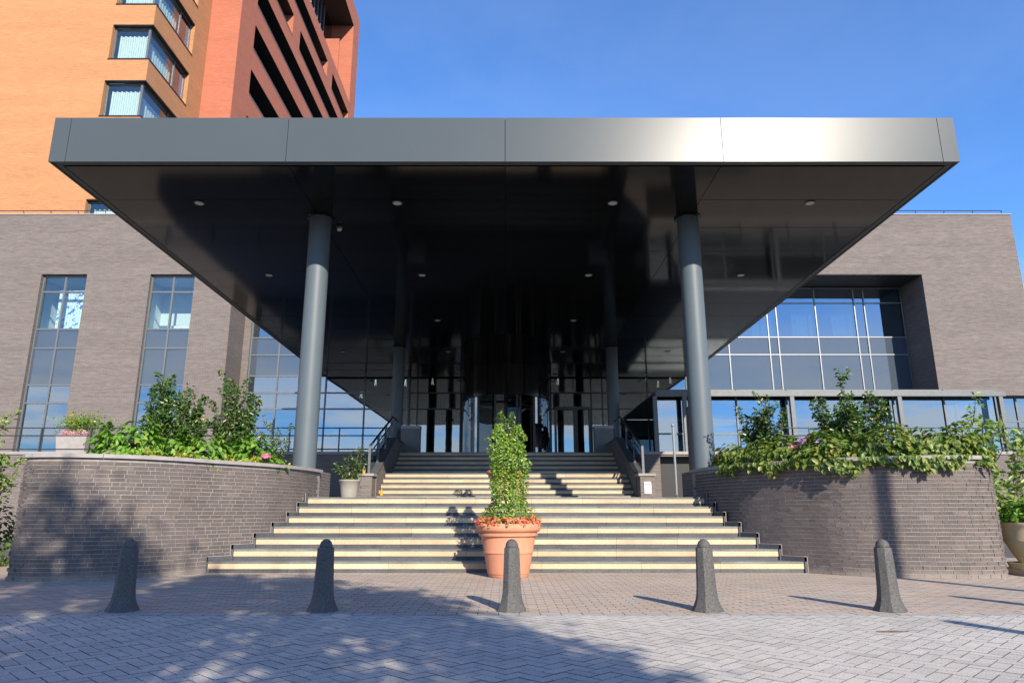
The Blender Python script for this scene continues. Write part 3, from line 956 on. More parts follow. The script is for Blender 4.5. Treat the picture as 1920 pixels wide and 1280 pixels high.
# side door on the right (glass double door frame)
sd = MB()
for x in (2.42, 3.35, 3.45, 4.1):
    sd.box(x - .05, x + .05, YG - .16, YG - .075, ZF, ZF + 2.75)
sd.box(2.42, 4.1, YG - .155, YG - .08, ZF + 2.75, ZF + 2.9)
obj('door_frame', sd, MAT['steel'], bd)

# litter bins at the head of the steps
for u, nm in ((770, 'left'), (1132, 'right')):
    p = at(u, 840, 27.0)
    t = thing('litter_bin', 'grey metal litter bin at the top of the steps, %s of the doors' % nm, 'litter bin', (p.x, 27.0, ZF), 'litter bins beside the entrance')
    obj('body', MB().box(p.x - .36, p.x + .36, 26.75, 27.25, ZF, ZF + 1.0), MAT['greysteel'], t)
    obj('lid', MB().box(p.x - .37, p.x + .37, 26.74, 27.26, ZF + 1.002, ZF + 1.12), MAT['alu'], t)

# ------------------------------------------------------------------ podium, stair side walls, railings
pod = thing('entrance_podium', 'dark brick podium carrying the terrace in front of the hotel', 'podium', (0, 25.3, 0))
YP = 25.3
ym, xs_ = YP, WS + .03
pm = MB().poly([(-46, YP, 0), (-xs_ - .3, YP, 0), (-xs_ - .3, YP, ZF - .1), (-46, YP, ZF - .1)])
obj('podium_wall', pm, MAT['facade'], pod)
DX0, DX1 = 5.55, 7.25         # ground-floor doorway on the right
pm = wall_holes('y', YP, xs_ + .3, 46, 0.0, ZF - .1, [(DX0, DX1, ZL, ZL + 1.65, .5)], .5, 1)
obj('podium_wall', pm, MAT['facade'], pod)
obj('terrace_floor', MB().box(-46, -xs_ - .3, YP - .05, YG + .2, ZF - .1, ZF).box(xs_ + .3, 46, YP - .05, YG + .2, ZF - .1, ZF).box(-xs_ - .3, xs_ + .3, YU[9] + .9, YG + .2, ZF - .12, ZF - .002), MAT['coping'], pod)
dg = MB().box(DX0, DX1, YP + .45, YP + .5, ZL, ZL + 1.65)
obj('doorway_glass', dg, MAT['black'], pod)

def rail_run(t, x0, x1, y, z, heights, nposts, mat='steel', r=.022):
    for h in heights:
        obj('rail', MB().tube([(x0, y, z + h), (x1, y, z + h)], r, 8), MAT[mat], t)
    for k in range(nposts):
        x = x0 + (x1 - x0) * k / (nposts - 1)
        obj('post', MB().box(x - .02, x + .02, y - .03, y + .03, z - .05, z + heights[0]), MAT[mat], t)
t = thing('terrace_railing', 'dark steel railing along the left terrace edge', 'railing', (-12, YP, ZF))
rail_run(t, -26, -xs_ - .35, YP + .06, ZF, (.86, .58, .09), 13)
t = thing('terrace_railing', 'dark steel railing along the right terrace edge', 'railing', (12, YP, ZF))
rail_run(t, 9.2, 26, YP + .06, ZF, (.86, .58, .09), 10)

for s, nm in ((-1, 'left'), (1, 'right')):
    sx = lambda a: s * a
    t = thing('stair_wall', 'brick pier and sloping wall on the %s side of the upper steps' % nm, 'wall', (s * 4.1, 21, ZL), 'walls flanking the upper steps')
    x0, x1 = sorted((sx(3.92), sx(4.38)))
    yp0, yp1 = 20.75, 21.3
    ztop = 2.06
    obj('pier', MB().box(x0 + .02, x1 - .02, yp0, yp1, ZL, ztop - .05), MAT['facade'], t)
    obj('pier_coping', MB().box(x0 - .03, x1 + .03, yp0 - .04, yp1 + .02, ztop - .05, ztop + .02), MAT['coping'], t)
    a0, a1 = sorted((sx(3.91), sx(4.2)))
    zA, zB = ztop - .02, ZF + .40
    yT = 24.7
    wm = MB().hexa([(a0, yp1, ZL), (a1, yp1, ZL), (a1, yT, ZL), (a0, yT, ZL), (a0, yp1, zA), (a1, yp1, zA), (a1, yT, zB), (a0, yT, zB)])
    wm.box(a0, a1, yT, 28.2, ZL, zB)
    obj('sloping_wall', wm, MAT['facade'], t)
    cpm = MB().hexa([(a0 - .02, yp1 - .02, zA), (a1 + .02, yp1 - .02, zA), (a1 + .02, yT, zB), (a0 - .02, yT, zB), (a0 - .02, yp1 - .02, zA + .05), (a1 + .02, yp1 - .02, zA + .05), (a1 + .02, yT, zB + .05), (a0 - .02, yT, zB + .05)])
    cpm.box(a0 - .02, a1 + .02, yT, 28.2, zB, zB + .05)
    obj('wall_coping', cpm, MAT['bluestone'], t)
    t = thing('stair_handrail', 'dark steel handrail with glass panels on the %s wall of the upper steps' % nm, 'handrail', (s * 4.1, 21, ztop), 'handrails on the upper stair walls')
    xx = sx(4.08)
    A, B = Vector((xx, 20.95, ztop + .84)), Vector((xx, 24.9, ZF + 1.20))
    obj('top_rail', MB().tube([A, B, Vector((xx, 26.2, ZF + 1.2))], .035, 8), MAT['steel'], t)
    obj('mid_rail', MB().tube([A - Vector((0, 0, .22)), B - Vector((0, 0, .22))], .02, 8), MAT['steel'], t)
    for k in range(4):
        q = A.lerp(B, k / 3)
        zb = ztop if k == 0 else (zA + (zB - zA) * (q.y - yp1) / (yT - yp1) if q.y < yT else zB)
        obj('post', MB().box(xx - .035, xx + .035, q.y - .035, q.y + .035, zb, q.z), MAT['greysteel'], t)
    gp = MB().poly([(xx, 21.1, ztop + .1), (xx, 24.6, zB + .12), (xx, 24.6, ZF + .88), (xx, 21.1, ztop + .5)])
    obj('glass_panel', gp, MAT['glassdoor'], t)

# amber lanterns on the left pier and beside the step
for (x, y, z, nm) in ((-4.22, 20.9, 2.08, 'on top of the left stair pier'), (-3.80, 21.6, ZL + R, 'on the lowest upper step against the left pier')):
    t = thing('amber_lantern', 'tiny amber glass lantern ' + nm, 'lantern', (x, y, z), 'amber lanterns at the left stair pier')
    obj('glass', MB().lathe([(.03, 0), (.045, .03), (.045, .12), (.02, .17)], (x, y, z), 12), MAT['amber'], t)
    obj('cap', MB().lathe([(.022, .171), (.03, .18), (.008, .215)], (x, y, z), 12), MAT['coping'], t)

# notice on the right pier
nt_ = thing('notice_plate', 'small white notice with a blue heading on the right stair pier', 'sign', (4.15, 20.74, 1.5))
obj('plate', MB().box(4.05, 4.25, 20.725, 20.745, 1.50, 1.84), MAT['white'], nt_)
obj('blue_heading', MB().box(4.06, 4.24, 20.719, 20.7235, 1.77, 1.80), MAT['bluesign'], nt_)

# roof railings
def roof_rail(label, x0, x1, n):
    t = thing('roof_railing', label, 'railing', (x0, YB, ZROOF), 'low railings along the roof edge')
    y, z = YB + .45, ZROOF + .05
    obj('rail', MB().tube([(x0, y, z + .38), (x1, y, z + .38)], .022, 6), MAT['steel'], t)
    for k in range(n):
        x = x0 + (x1 - x0) * k / (n - 1)
        obj('post', MB().tube([(x, y + .25, z - .08), (x, y, z + .38)], .02, 6), MAT['steel'], t)
roof_rail('thin dark safety rail on the left brick roof edge', -34.0, -12.0, 17)
roof_rail('thin dark safety rail on the right brick roof edge', 12.0, at(1878, 397, YB + .45).x, 10)

# ------------------------------------------------------------------ the canopy
YF = 12.46
SL = 0.012
XC0, XC1 = -9.05, 8.97
ZS = zat(303, YF)
ZT = zat(221, YF)
zs = lambda y: ZS - SL * (y - YF)
can = thing('entrance_canopy', 'large flat dark metal canopy on round columns over the steps', 'canopy', (0, YF, 0))
Yend = YG - .25
cm = MB().hexa([(XC0 + .05, YF + .05, zs(YF) + .06), (XC1 - .05, YF + .05, zs(YF) + .06), (XC1 - .05, Yend, zs(Yend) + .06), (XC0 + .05, Yend, zs(Yend) + .06),
                (XC0 + .05, YF + .05, ZT - .01), (XC1 - .05, YF + .05, ZT - .01), (XC1 - .05, Yend, ZT - .01), (XC0 + .05, Yend, ZT - .01)])
obj('roof_body', cm, MAT['core'], can)
gx = [XC0, XC0 + .33, -4.36, -0.02, 4.30, XC1 - .33, XC1]
for k in range(6):
    a, b = gx[k] + (.006 if k else 0), gx[k + 1] - (.006 if k < 5 else 0)
    obj('fascia_panel', MB().box(a, b, YF, YF + .045, ZS, ZT), MAT['fascia'], can)
for s, x in ((-1, XC0), (1, XC1)):
    ys = [YF + .05] + [YF + .4 + 4.3 * k for k in range(1, 6)]
    ys[-1] = Yend
    for k in range(5):
        a, b = ys[k] + .006, ys[k + 1] - .006
        xa, xb = sorted((x, x - s * .045))
        obj('fascia_panel', MB().hexa([(xa, a, zs(a)), (xb, a, zs(a)), (xb, b, zs(b)), (xa, b, zs(b)), (xa, a, ZT), (xb, a, ZT), (xb, b, ZT), (xa, b, ZT)]), MAT['fascia'], can)
# border strip under the edge
bo = MB()
bd_w = .17
bo.hexa([(XC0 + .046, YF + .046, zs(YF) + .012), (XC1 - .046, YF + .046, zs(YF) + .012), (XC1 - .046, YF + bd_w, zs(YF) + .012), (XC0 + .046, YF + bd_w, zs(YF) + .012),
         (XC0 + .046, YF + .046, zs(YF) + .05), (XC1 - .046, YF + .046, zs(YF) + .05), (XC1 - .046, YF + bd_w, zs(YF) + .05), (XC0 + .046, YF + bd_w, zs(YF) + .05)])
for a, b in ((XC0 + .046, XC0 + bd_w), (XC1 - bd_w, XC1 - .046)):
    y0, y1 = YF + bd_w + .004, Yend
    bo.hexa([(a, y0, zs(y0) + .012), (b, y0, zs(y0) + .012), (b, y1, zs(y1) + .012), (a, y1, zs(y1) + .012), (a, y0, zs(y0) + .05), (b, y0, zs(y0) + .05), (b, y1, zs(y1) + .05), (a, y1, zs(y1) + .05)])
obj('edge_trim', bo, MAT['greysteel'], can)
px_ = [XC0 + bd_w + .03, -4.36, -0.02, 4.30, XC1 - bd_w - .03]
y = YF + bd_w + .03
k = 0
while y < Yend - .1:
    y2 = min(y + 1.5, Yend)
    for c in range(4):
        a, b = px_[c] + .007, px_[c + 1] - .007
        tz = RNG.gauss(0, .0015); tx = RNG.gauss(0, .0015)
        p, q = y + .006, y2 - .006
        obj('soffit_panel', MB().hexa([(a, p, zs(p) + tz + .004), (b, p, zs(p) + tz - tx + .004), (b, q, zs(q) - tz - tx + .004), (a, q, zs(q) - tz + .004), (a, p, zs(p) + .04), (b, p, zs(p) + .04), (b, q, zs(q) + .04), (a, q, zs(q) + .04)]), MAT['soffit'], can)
    y = y2
for j in range(5):
    yy = 14.3 + 4.7 * j
    if yy > Yend: break
    for xx in (-6.85, -2.43, 2.38, 6.78):
        z = zs(yy)
        d = obj('downlight', MB().lathe([(.115, -.012), (.115, .003)], (xx, yy, z), 20), MAT['greysteel'], can)
        obj('lens', MB().lathe([(.09, -.018), (.09, -.0125)], (xx, yy, z), 20), MAT['lens'], d)
for (x, y, r, zb) in ((at(571, 860, 15.1).x, 15.1, .247, ZC - .3), (at(1319, 860, 15.1).x, 15.1, .247, ZC - .3), (at(745, 760, 27.7).x, 27.7, .24, ZF), (at(1150, 760, 27.7).x, 27.7, .24, ZF)):
    c = obj('column', MB().lathe([(r, zb), (r, zs(y) + .03)], (x, y, 0), 40), MAT['column'], can, angle=40)
    obj('collar', MB().lathe([(r + .02, zs(y) - .02), (r + .06, zs(y) - .01), (r + .06, zs(y) + .002)], (x, y, 0), 40), MAT['soffit'], c)
p = Vector((at(632, 432, 15.4).x, 15.6, 0)); p.z = zs(15.6)
dcam = thing('dome_camera', 'small white dome camera under the canopy beside the left column', 'camera', p)
obj('base', MB().lathe([(.07, -.05), (.075, 0)], p, 16), MAT['greysteel'], dcam)
obj('dome', MB().lathe([(.005, -.12), (.04, -.105), (.058, -.075), (.06, -.051)], p, 16), MAT['white'], dcam, smooth=True)

# ------------------------------------------------------------------ steel veranda on the right terrace
YV = 25.9
ver = thing('steel_veranda', 'grey steel veranda frame along the right terrace under the big windows', 'veranda', (12, YV, ZF))
zb0, zb1 = zat(743, YV), zat(733.5, YV)
vx0, vx1 = at(1228, 738, YV).x, at(1882, 738, YV).x
obj('beam', MB().box(vx0, vx1, YV - .1, YV + .1, zb0, zb1), MAT['greysteel'], ver)
obj('roof_slab', MB().box(vx0, vx1 - .05, YV + .1, YG - .3, zb1 - .06, zb1 - .01), MAT['greysteel'], ver)
for u in (1228.5, 1284, 1486, 1688, 1878):
    x = at(u, 770, YV).x
    obj('post', MB().box(x - .075, x + .075, YV - .08, YV + .08, ZF, zb0), MAT['greysteel'], ver)
# glazed screen a little behind
glazing(ver, 'glass_screen', YV + .45, [vx0 + .1] + [at(u, 770, YV + .45).x for u in (1292, 1381, 1476, 1580, 1676, 1771, 1868)], [ZF, ZF + .75, zb0 + .3], ['glass', 'glass'], 0.06, 'greysteel')
# side wall of the stair below with emblem
xw0, xw1 = at(1290, 840, 20.6).x, at(1309, 840, 20.6).x
sp = thing('brick_pillar', 'narrow brick pillar with a bird emblem beside the right column', 'pillar', (xw0, 20.6, ZL))
zpt = zat(764, 20.6)
obj('shaft', MB().box(xw0, xw1, 20.6, 19.0, ZL, zpt), MAT['facade'], sp)
ex, ez, ey = (xw0 + xw1) / 2, zat(832, 20.6), 20.6
eb = MB()
def flat(pts, s=.045):
    n = len(eb.v)
    eb.prism([(0, 0)] * 0, 0, 0) if False else None
    q = [(ex + a * s, ez + b * s) for a, b in pts]
    k = len(q)
    eb.v += [(a, ey - .012, b) for a, b in q] + [(a, ey - .001, b) for a, b in q]
    eb.f.append(tuple(range(n, n + k)))
    eb.f.append(tuple(range(n + 2 * k - 1, n + k - 1, -1)))
    for i_ in range(k):
        j_ = (i_ + 1) % k
        eb.f.append((n + i_, n + k + i_, n + k + j_, n + j_))
flat([(-.4, 2.2), (.3, 2.4), (.35, 1.2), (.0, .4), (-.5, .9), (-.2, 1.4)])
flat([(-1.3, .8), (-.9, .9), (-.5, .0), (.3, .5), (1.5, .0), (1.0, -1.0), (.1, -1.6), (-.6, -1.5), (-.7, -.6), (-1.2, .0)])
flat([(.1, -1.6), (.3, -1.6), (.6, -2.8), (.4, -2.8)])
obj('bird_emblem', eb, MAT['black'], sp)
fc = bpy.data.curves.new('lettering', 'FONT')
fc.body = 'brasserie'; fc.size = .075; fc.extrude = .003; fc.align_x = 'CENTER'
fc.materials.append(MAT['white'])
fo = bpy.data.objects.new('lettering', fc)
link(fo, sp, (ex, ey - .006, zat(852, 20.6)))
fo.rotation_euler = (math.pi / 2, 0, 0)
# slim white pole
p0 = at(1269, 930, 17.2); p1 = at(1254, 790, 17.2)
t = thing('metal_pole', 'slim pale metal pole on the landing beside the right stair pier', 'pole', (p0.x, 17.2, ZL))
obj('shaft', MB().tube([(p0.x, 17.2, ZL), (p0.x, 17.2, zat(800, 17.2))], .03, 10), MAT['alu'], t)
obj('finial', MB().lathe([(.032, 0), (.045, .03), (.03, .07), (.004, .08)], (p0.x, 17.2, zat(800, 17.2)), 10), MAT['alu'], t)

# ------------------------------------------------------------------ the brick tower behind
YT = 34.4
tw = thing('brick_tower', 'tall orange and salmon brick hotel tower with corner windows', 'building', (-25, YT, 0))
cX = at(279, 110, YT).x
zb_ = {k: None for k in range(-2, 4)}
zA, zB_ = zat(217, YT), zat(110, YT)
STO = zB_ - zA
WH = zat(150.5, YT) - zA
ysE = YT + (34.7 - 30.5) / 30.5 * YT * .98
YS = YT * 36.3 / 30.5
xl = at(202.7, 110, YT).x
ZTT = 75.0
floors = range(-3, 5)
hf = [(xl, cX + 1, zA + STO * k, zA + STO * k + WH) for k in floors]
obj('front_wall', wall_holes('y', YT, -70, cX, ZROOF - 1, ZTT, hf, .32, 1), MAT['orange'], tw)
hs = [(YT - 1, ysE, zA + STO * k, zA + STO * k + WH) for k in floors]
obj('side_wall', wall_holes('x', cX, YT, YS, ZROOF - 1, ZTT, hs, .32, -1), MAT['orange'], tw)
for k in floors:
    z0 = zA + STO * k; z1 = z0 + WH
    yi, xi = YT + .30, cX - .30
    fr = MB()
    b = .07
    fr.box(xl + .02, xl + .02 + b, yi - .05, yi + .05, z0, z1)
    fr.box(xi - .06, xi + .06, yi - .06, yi + .06, z0, z1)
    fr.box(xl + .09, xi - .06, yi - .05, yi + .05, z0, z0 + b).box(xl + .09, xi - .06, yi - .05, yi + .05, z1 - b - .06, z1 - .06)
    for yy in (ysE - .06, YT + (ysE - YT) * .70):
        fr.box(xi - .05, xi + .05, yy - .05, yy + .05, z0, z1)
    fr.box(xi - .045, xi + .045, yi + .06, ysE - .12, z0 + .001, z0 + b).box(xi - .045, xi + .045, yi + .06, ysE - .12, z1 - b - .06, z1 - .06)
    wn_ = obj('window', fr, MAT['frame'], tw)
    obj('pane', MB().box(xl + .08, xi - .05, yi - .01, yi + .01, z0 + .06, z1 - .12), MAT['glassclear'], wn_)
    ysm = YT + (ysE - YT) * .70
    obj('pane', MB().box(xi - .01, xi + .01, yi + .05, ysm - .04, z0 + .06, z1 - .12), MAT['glassclear'], wn_)
    obj('pane', MB().box(xi - .01, xi + .01, ysm + .04, ysE - .1, z0 + .06, z1 - .12), MAT['glass'], wn_)
    # black strip at the head, painted in as recess shade, and thin sill
    hd = MB().box(xl, xi + .3, YT + .02, yi - .052, z1 - .05, z1 - .001).box(xi + .05, cX - .02, yi - .05, ysE, z1 - .05, z1 - .001)
    obj('head', hd, MAT['black'], wn_)
    si = MB().box(xl - .02, cX + .03, YT - .04, YT + .3, z0 - .06, z0 + .004).box(cX - .3, cX + .035, YT + .3, ysE + .02, z0 - .06, z0 + .004)
    obj('sill', si, MAT['darkframe'], wn_)
    # curtain with scalloped head
    cu = MB(); n = 26
    for q in range(n):
        a0 = xl + .2 + (xi - xl - .35) * q / n; a1 = xl + .2 + (xi - xl - .35) * (q + 1) / n
        za, zb2 = (z1 - .42 + (.05 if q % 4 < 2 else 0)), (z1 - .42 + (.05 if (q + 1) % 4 < 2 else 0))
        f0, f1 = .05 * (q % 2), .05 * ((q + 1) % 2)
        cu.poly([(a0, yi + .22 + f0, z0 + .02), (a1, yi + .22 + f1, z0 + .02), (a1, yi + .22 + f1, zb2), (a0, yi + .22 + f0, za)])
    for q in range(20):
        a0 = yi + .3 + (ysm - yi - .2) * q / 20; a1 = yi + .3 + (ysm - yi - .2) * (q + 1) / 20
        f0, f1 = .06 * (q % 2), .06 * ((q + 1) % 2)
        cu.poly([(xi - .25 - f0, a0, z0 + .02), (xi - .25 - f1, a1, z0 + .02), (xi - .25 - f1, a1, z1 - .5), (xi - .25 - f0, a0, z1 - .5)])
    obj('curtain', cu, MAT['curtain'], wn_)
    obj('room_wall', MB().box(xl - .3, xl - .25, yi + .1, ysE, z0, z1).box(xl - .3, xi - .3, ysE - .05, ysE, z0, z1).box(xl - .3, xi, yi + .05, ysE, z1 - .045, z1).box(xl - .3, xi, yi + .05, ysE, z0 - .04, z0 - .005), MAT['room'], wn_)

# salmon wing
sX = at(431.7, 219, YS).x
YE = YS + 29.5
def sp_(zx, zy):
    u, v = 360 + zx / 5.647, zy / 5.647
    d = -sX * F / (CX - u)
    d = abs(d)
    tp = tphi(v)
    Y = d / (math.cos(TH) + tp * math.sin(TH))
    return Y, CAMZ + Y * tp
YE, ZTS = 74.3, 60.1
obj('front_wall', wall_holes('y', YS, cX, sX, ZROOF - 1, ZTS, [], 0, 1), MAT['salmon'], tw)

slots = []
for y0, y1, z0, z1 in ((43.5, 71.4, 22.4, 24.36), (43.5, 71.4, 26.05, 28.0), (43.5, 71.4, 29.7, 31.66), (43.5, 71.4, 33.35, 35.33), (43.5, 71.4, 37.0, 38.98),
                       (43.5, 51.17, 40.37, 42.34), (53.15, 71.4, 40.37, 42.34), (43.5, 61.97, 43.68, 45.6), (63.98, 71.4, 43.68, 45.6), (43.5, 71.6, 47.1, 57.36)):
    slots.append((y0, y1, z0, z1, 2.6 if z1 > 50 else 1.5))
obj('side_wall', wall_holes('x', sX, YS, YE, ZROOF - 1, ZTS, slots, 1.5, -1, False), MAT['salmon'], tw)
for (y0, y1, z0, z1, d) in slots:
    if d < 2:
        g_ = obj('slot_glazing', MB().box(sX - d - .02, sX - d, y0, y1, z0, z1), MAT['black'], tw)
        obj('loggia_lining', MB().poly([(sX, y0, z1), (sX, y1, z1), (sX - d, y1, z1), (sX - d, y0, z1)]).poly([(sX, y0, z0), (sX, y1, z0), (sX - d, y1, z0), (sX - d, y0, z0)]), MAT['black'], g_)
        obj('sill', MB().box(sX - .12, sX + .03, y0 + .002, y1 - .002, z0 - .03, z0 + .025), MAT['alu'], g_)
        m_ = MB()
        q = y0 + 1.2
        while q < y1 - .5:
            m_.box(sX - d + .003, sX - d + .05, q - .04, q + .04, z0, z1); q += 2.4
        obj('mullion', m_, MAT['darkframe'], g_)
    else:
        xs2 = sX - d + .01
        g_ = obj('penthouse_glazing', MB().box(sX - d - .02, sX - d, y0, y1, z0, z1), MAT['glassdoor'], tw)
        obj('loggia_lining', MB().poly([(sX, y0, z1), (sX, y1, z1), (sX - d, y1, z1), (sX - d, y0, z1)]).poly([(sX, y0, z0), (sX, y1, z0), (sX - d, y1, z0), (sX - d, y0, z0)]), MAT['lobby'], g_)
        m_ = MB(); q = y0 + .8
        while q < y1 - 3.2:
            m_.box(xs2, xs2 + .1, q - .05, q + .05, z0, z1); q += 1.25
        m_.box(xs2 + .001, xs2 + .09, y0, y1 - 3, z0 + 3.2, z0 + 3.4)
        obj('mullion', m_, MAT['frame'], g_)
        obj('end_wall', MB().box(sX - d, sX - .9, y1 - 2.6, y1 - 2.4, z0, z0 + 6.5), MAT['salmon'], g_)
obj('tower_roof', MB().box(cX - 15, sX - .01, YS + .01, YE, ZTS - .3, ZTS - .01), MAT['steel'], tw)
obj('far_wall', MB().poly([(sX, YE, ZROOF), (cX - 15, YE, ZROOF), (cX - 15, YE, ZTS), (sX, YE, ZTS)]), MAT['salmon'], tw)

# ------------------------------------------------------------------ plants
NP = np.random.default_rng(11)
def leaf_mesh(name, pos, nrm, size, mat, aspect=0.55, droop=0.25, jitter=0.5, tipdir=None):
    """many small folded leaves: pos (n,3), nrm (n,3) facing, size (n,)"""
    n = len(pos)
    nrm = nrm + NP.normal(0, jitter, (n, 3))
    nrm /= np.linalg.norm(nrm, axis=1)[:, None] + 1e-9
    td = NP.normal(0, 1, (n, 3)) if tipdir is None else tipdir + NP.normal(0, .45, (n, 3))
    td -= (td * nrm).sum(1)[:, None] * nrm
    td /= np.linalg.norm(td, axis=1)[:, None] + 1e-9
    sd = np.cross(nrm, td)
    L = size[:, None]; Wd = (size * aspect / 2)[:, None]
    up = nrm * L * 0.10
    base = pos
    l1 = pos + td * L * .30 + sd * Wd * .85 + up
    l2 = pos + td * L * .65 + sd * Wd * .75 + up * .7
    tip = pos + td * L - nrm * L * droop
    r1 = pos + td * L * .30 - sd * Wd * .85 + up
    r2 = pos + td * L * .65 - sd * Wd * .75 + up * .7
    v = np.stack([base, l1, l2, tip, r2, r1], 1).reshape(-1, 3)
    idx = np.arange(n)[:, None] * 6
    f = np.concatenate([idx + np.array([[0, 3, 2, 1]]), idx + np.array([[0, 5, 4, 3]])], 1).reshape(-1, 4)
    me = bpy.data.meshes.new(name)
    me.vertices.add(len(v)); me.vertices.foreach_set('co', v.astype(np.float32).ravel())
    me.loops.add(f.size); me.loops.foreach_set('vertex_index', f.astype(np.int32).ravel())
    me.polygons.add(len(f))
    me.polygons.foreach_set('loop_start', np.arange(0, f.size, 4, dtype=np.int32))
    me.polygons.foreach_set('loop_total', np.full(len(f), 4, dtype=np.int32))
    me.materials.append(mat)
    me.update(calc_edges=True)
    me.validate()
    return me
def add_mesh(name, me, parent, kind=None):
    """mesh already in coordinates relative to the parent"""
    o = bpy.data.objects.new(name, me)
    link(o, parent)
    if kind: o['kind'] = kind
    return o

def shoots(n, h, spread, lean=0.25, rmin=0.5, rng=NP):
    """upright shoots from one foot: list of polylines (k,3)"""
    out = []
    for i in range(n):
        a = rng.uniform(0, 2 * math.pi); r = spread * math.sqrt(rng.uniform(0, 1))
        hh = h * rng.uniform(rmin, 1.0) * (1 - .35 * (r / spread) ** 2)
        t = np.linspace(0, 1, 7)
        x = math.cos(a) * r * t ** .7; y = math.sin(a) * r * t ** .7
        wob = rng.normal(0, .03 * h, 2)
        out.append(np.stack([x + wob[0] * t * (1 - t) * 2, y + wob[1] * t * (1 - t) * 2, hh * t], 1))
    return out
def holly(label, loc, h, spread, n, leaf=.08, mat='holly', dens=1.0, cat='shrub', rmin=.35, name='holly_shrub', side=.085, group=None, low=.12):
    t = thing(name, label, cat, loc, group)
    sh = []
    for s in shoots(n, h, spread, rmin=rmin):
        sh.append((s, 1.0))
        for q in range(3):                       # side sprigs
            k = int(NP.integers(2, 6)); a = NP.uniform(0, 2 * math.pi); l = s[-1][2] * NP.uniform(.12, .3)
            t_ = np.linspace(0, 1, 7)[:, None]
            sh.append((s[k] + t_ * np.array([math.cos(a) * l * .6, math.sin(a) * l * .6, 0]) + t_ ** 1.3 * np.array([0, 0, l]), .8))
    st_ = MB()
    P, Nn, Td = [], [], []
    for s, w in sh:
        st_.tube([tuple(np.array(loc) + q) for q in s], [max(.0025, .012 * w * (1 - .8 * k / 6)) for k in range(7)], 5)
        L = float(np.linalg.norm(s[-1] - s[0]))
        m = max(10, int(dens * 78 * L / (leaf / .08)))
        tt = NP.uniform(low, 1.0, m) ** .8
        k = np.clip((tt * 6).astype(int), 0, 5); fr = (tt * 6 - k)[:, None]
        c = s[k] * (1 - fr) + s[k + 1] * fr
        rad = side * (1 - .6 * tt) * NP.uniform(.25, 1, m)
        a = NP.uniform(0, 2 * math.pi, m)
        d = np.stack([np.cos(a), np.sin(a), NP.uniform(-.2, .5, m)], 1)
        P.append(c + d * rad[:, None]); Nn.append(d * .55 + np.array([0, -.2, .7])); Td.append(d + np.array([0, 0, .45]))
    P, Nn, Td = map(np.concatenate, (P, Nn, Td))
    obj('stem', st_, MAT['wood'], t)
    me = leaf_mesh('foliage', P, Nn, NP.uniform(.6, 1.2, len(P)) * leaf, MAT[mat], .58, .12, .6, Td)
    add_mesh('foliage', me, t)
    return t

PETAL = None
def flower_head(parent, p, r, mat):
    n = 90
    d = NP.normal(0, 1, (n, 3)); d /= np.linalg.norm(d, axis=1)[:, None]
    d[:, 2] = np.abs(d[:, 2]) * .9 - .15
    pos = np.array(p) - np.array(wl(parent)) + d * r * np.array([1, 1, .75])
    me = leaf_mesh('flower_head', pos - d * .01, d, np.full(n, r * .55), MAT[mat], .9, .05, .25)
    return add_mesh('flower_head', me, parent)

def bush(label, loc, rx, ry, h, nleaf, size, mat='hydrangea', nobj=70, name='hydrangea', over=0.0, flowers=(), cat='plant', group=None):
    """dome of broad leaves; those facing the camera are leaves of their own"""
    t = thing(name, label, cat, loc, group)
    d = NP.normal(0, 1, (nleaf, 3)); d /= np.linalg.norm(d, axis=1)[:, None]
    d[:, 2] = np.abs(d[:, 2])
    lump = 1 + .14 * np.sin(d[:, 0] * 7 + loc[0] * 5) + .12 * np.sin(d[:, 2] * 9 + d[:, 1] * 6)
    rad = NP.uniform(.55, 1.0, nleaf) ** .5 * lump
    P = d * rad[:, None] * np.array([rx, ry, h])
    P[:, 2] += .02
    P[:, 2] -= over * np.clip(-P[:, 1] / ry - .25, 0, 1)
    Nn = d * np.array([.9, .9, .8]) + np.array([0, 0, .55])
    Td = d * np.array([1, 1, -.2]) + np.array([0, 0, -.45])
    sz = NP.uniform(.7, 1.2, nleaf) * size
    score = (d * rad[:, None]) @ np.array([0, -.75, .55])
    order = np.argsort(-score)
    sel = order[:nobj]; rest = order[nobj:]
    st_ = MB()
    for k in range(9):
        q = P[order[k * max(1, nleaf // 12)]] * .9
        st_.tube([loc, (loc[0] + q[0] * .5, loc[1] + q[1] * .5, loc[2] + q[2] * .6), (loc[0] + q[0], loc[1] + q[1], loc[2] + q[2])], [.012, .009, .005], 5)
    obj('stem', st_, MAT['wood'], t)
    add_mesh('foliage', leaf_mesh('foliage', P[rest], Nn[rest], sz[rest], MAT[mat], .68, .2, .3, Td[rest]), t, 'stuff')
    lm = LEAVES.setdefault(mat, [leaf_mesh('leaf', np.zeros((1, 3)), np.array([[0, 0, 1.0]]), np.array([1.0]), MAT[mat], .7, .05 + .12 * q, .12, np.array([[1.0, 0, 0]])) for q in range(4)])
    for k in sel:
        o = bpy.data.objects.new('leaf', lm[k % 4])
        link(o, t)
        nv = Vector(Nn[k] + NP.normal(0, .3, 3)).normalized()
        tv = Vector(Td[k] + NP.normal(0, .4, 3)); tv = (tv - nv * tv.dot(nv)).normalized()
        m3 = Matrix((tv, nv.cross(tv), nv)).transposed()
        o.location = Vector(P[k]); o.rotation_euler = m3.to_euler(); o.scale = (sz[k],) * 3
    for (fx, fy, fz, fr_, fm) in flowers:
        flower_head(t, (loc[0] + fx, loc[1] + fy, loc[2] + fz), fr_, fm)
    return t
LEAVES = {}
ZSO = ZC - .12

def onp(u, v, Y, z=ZSO):
    p = at(u, v, Y)
    return (p.x, Y, z)
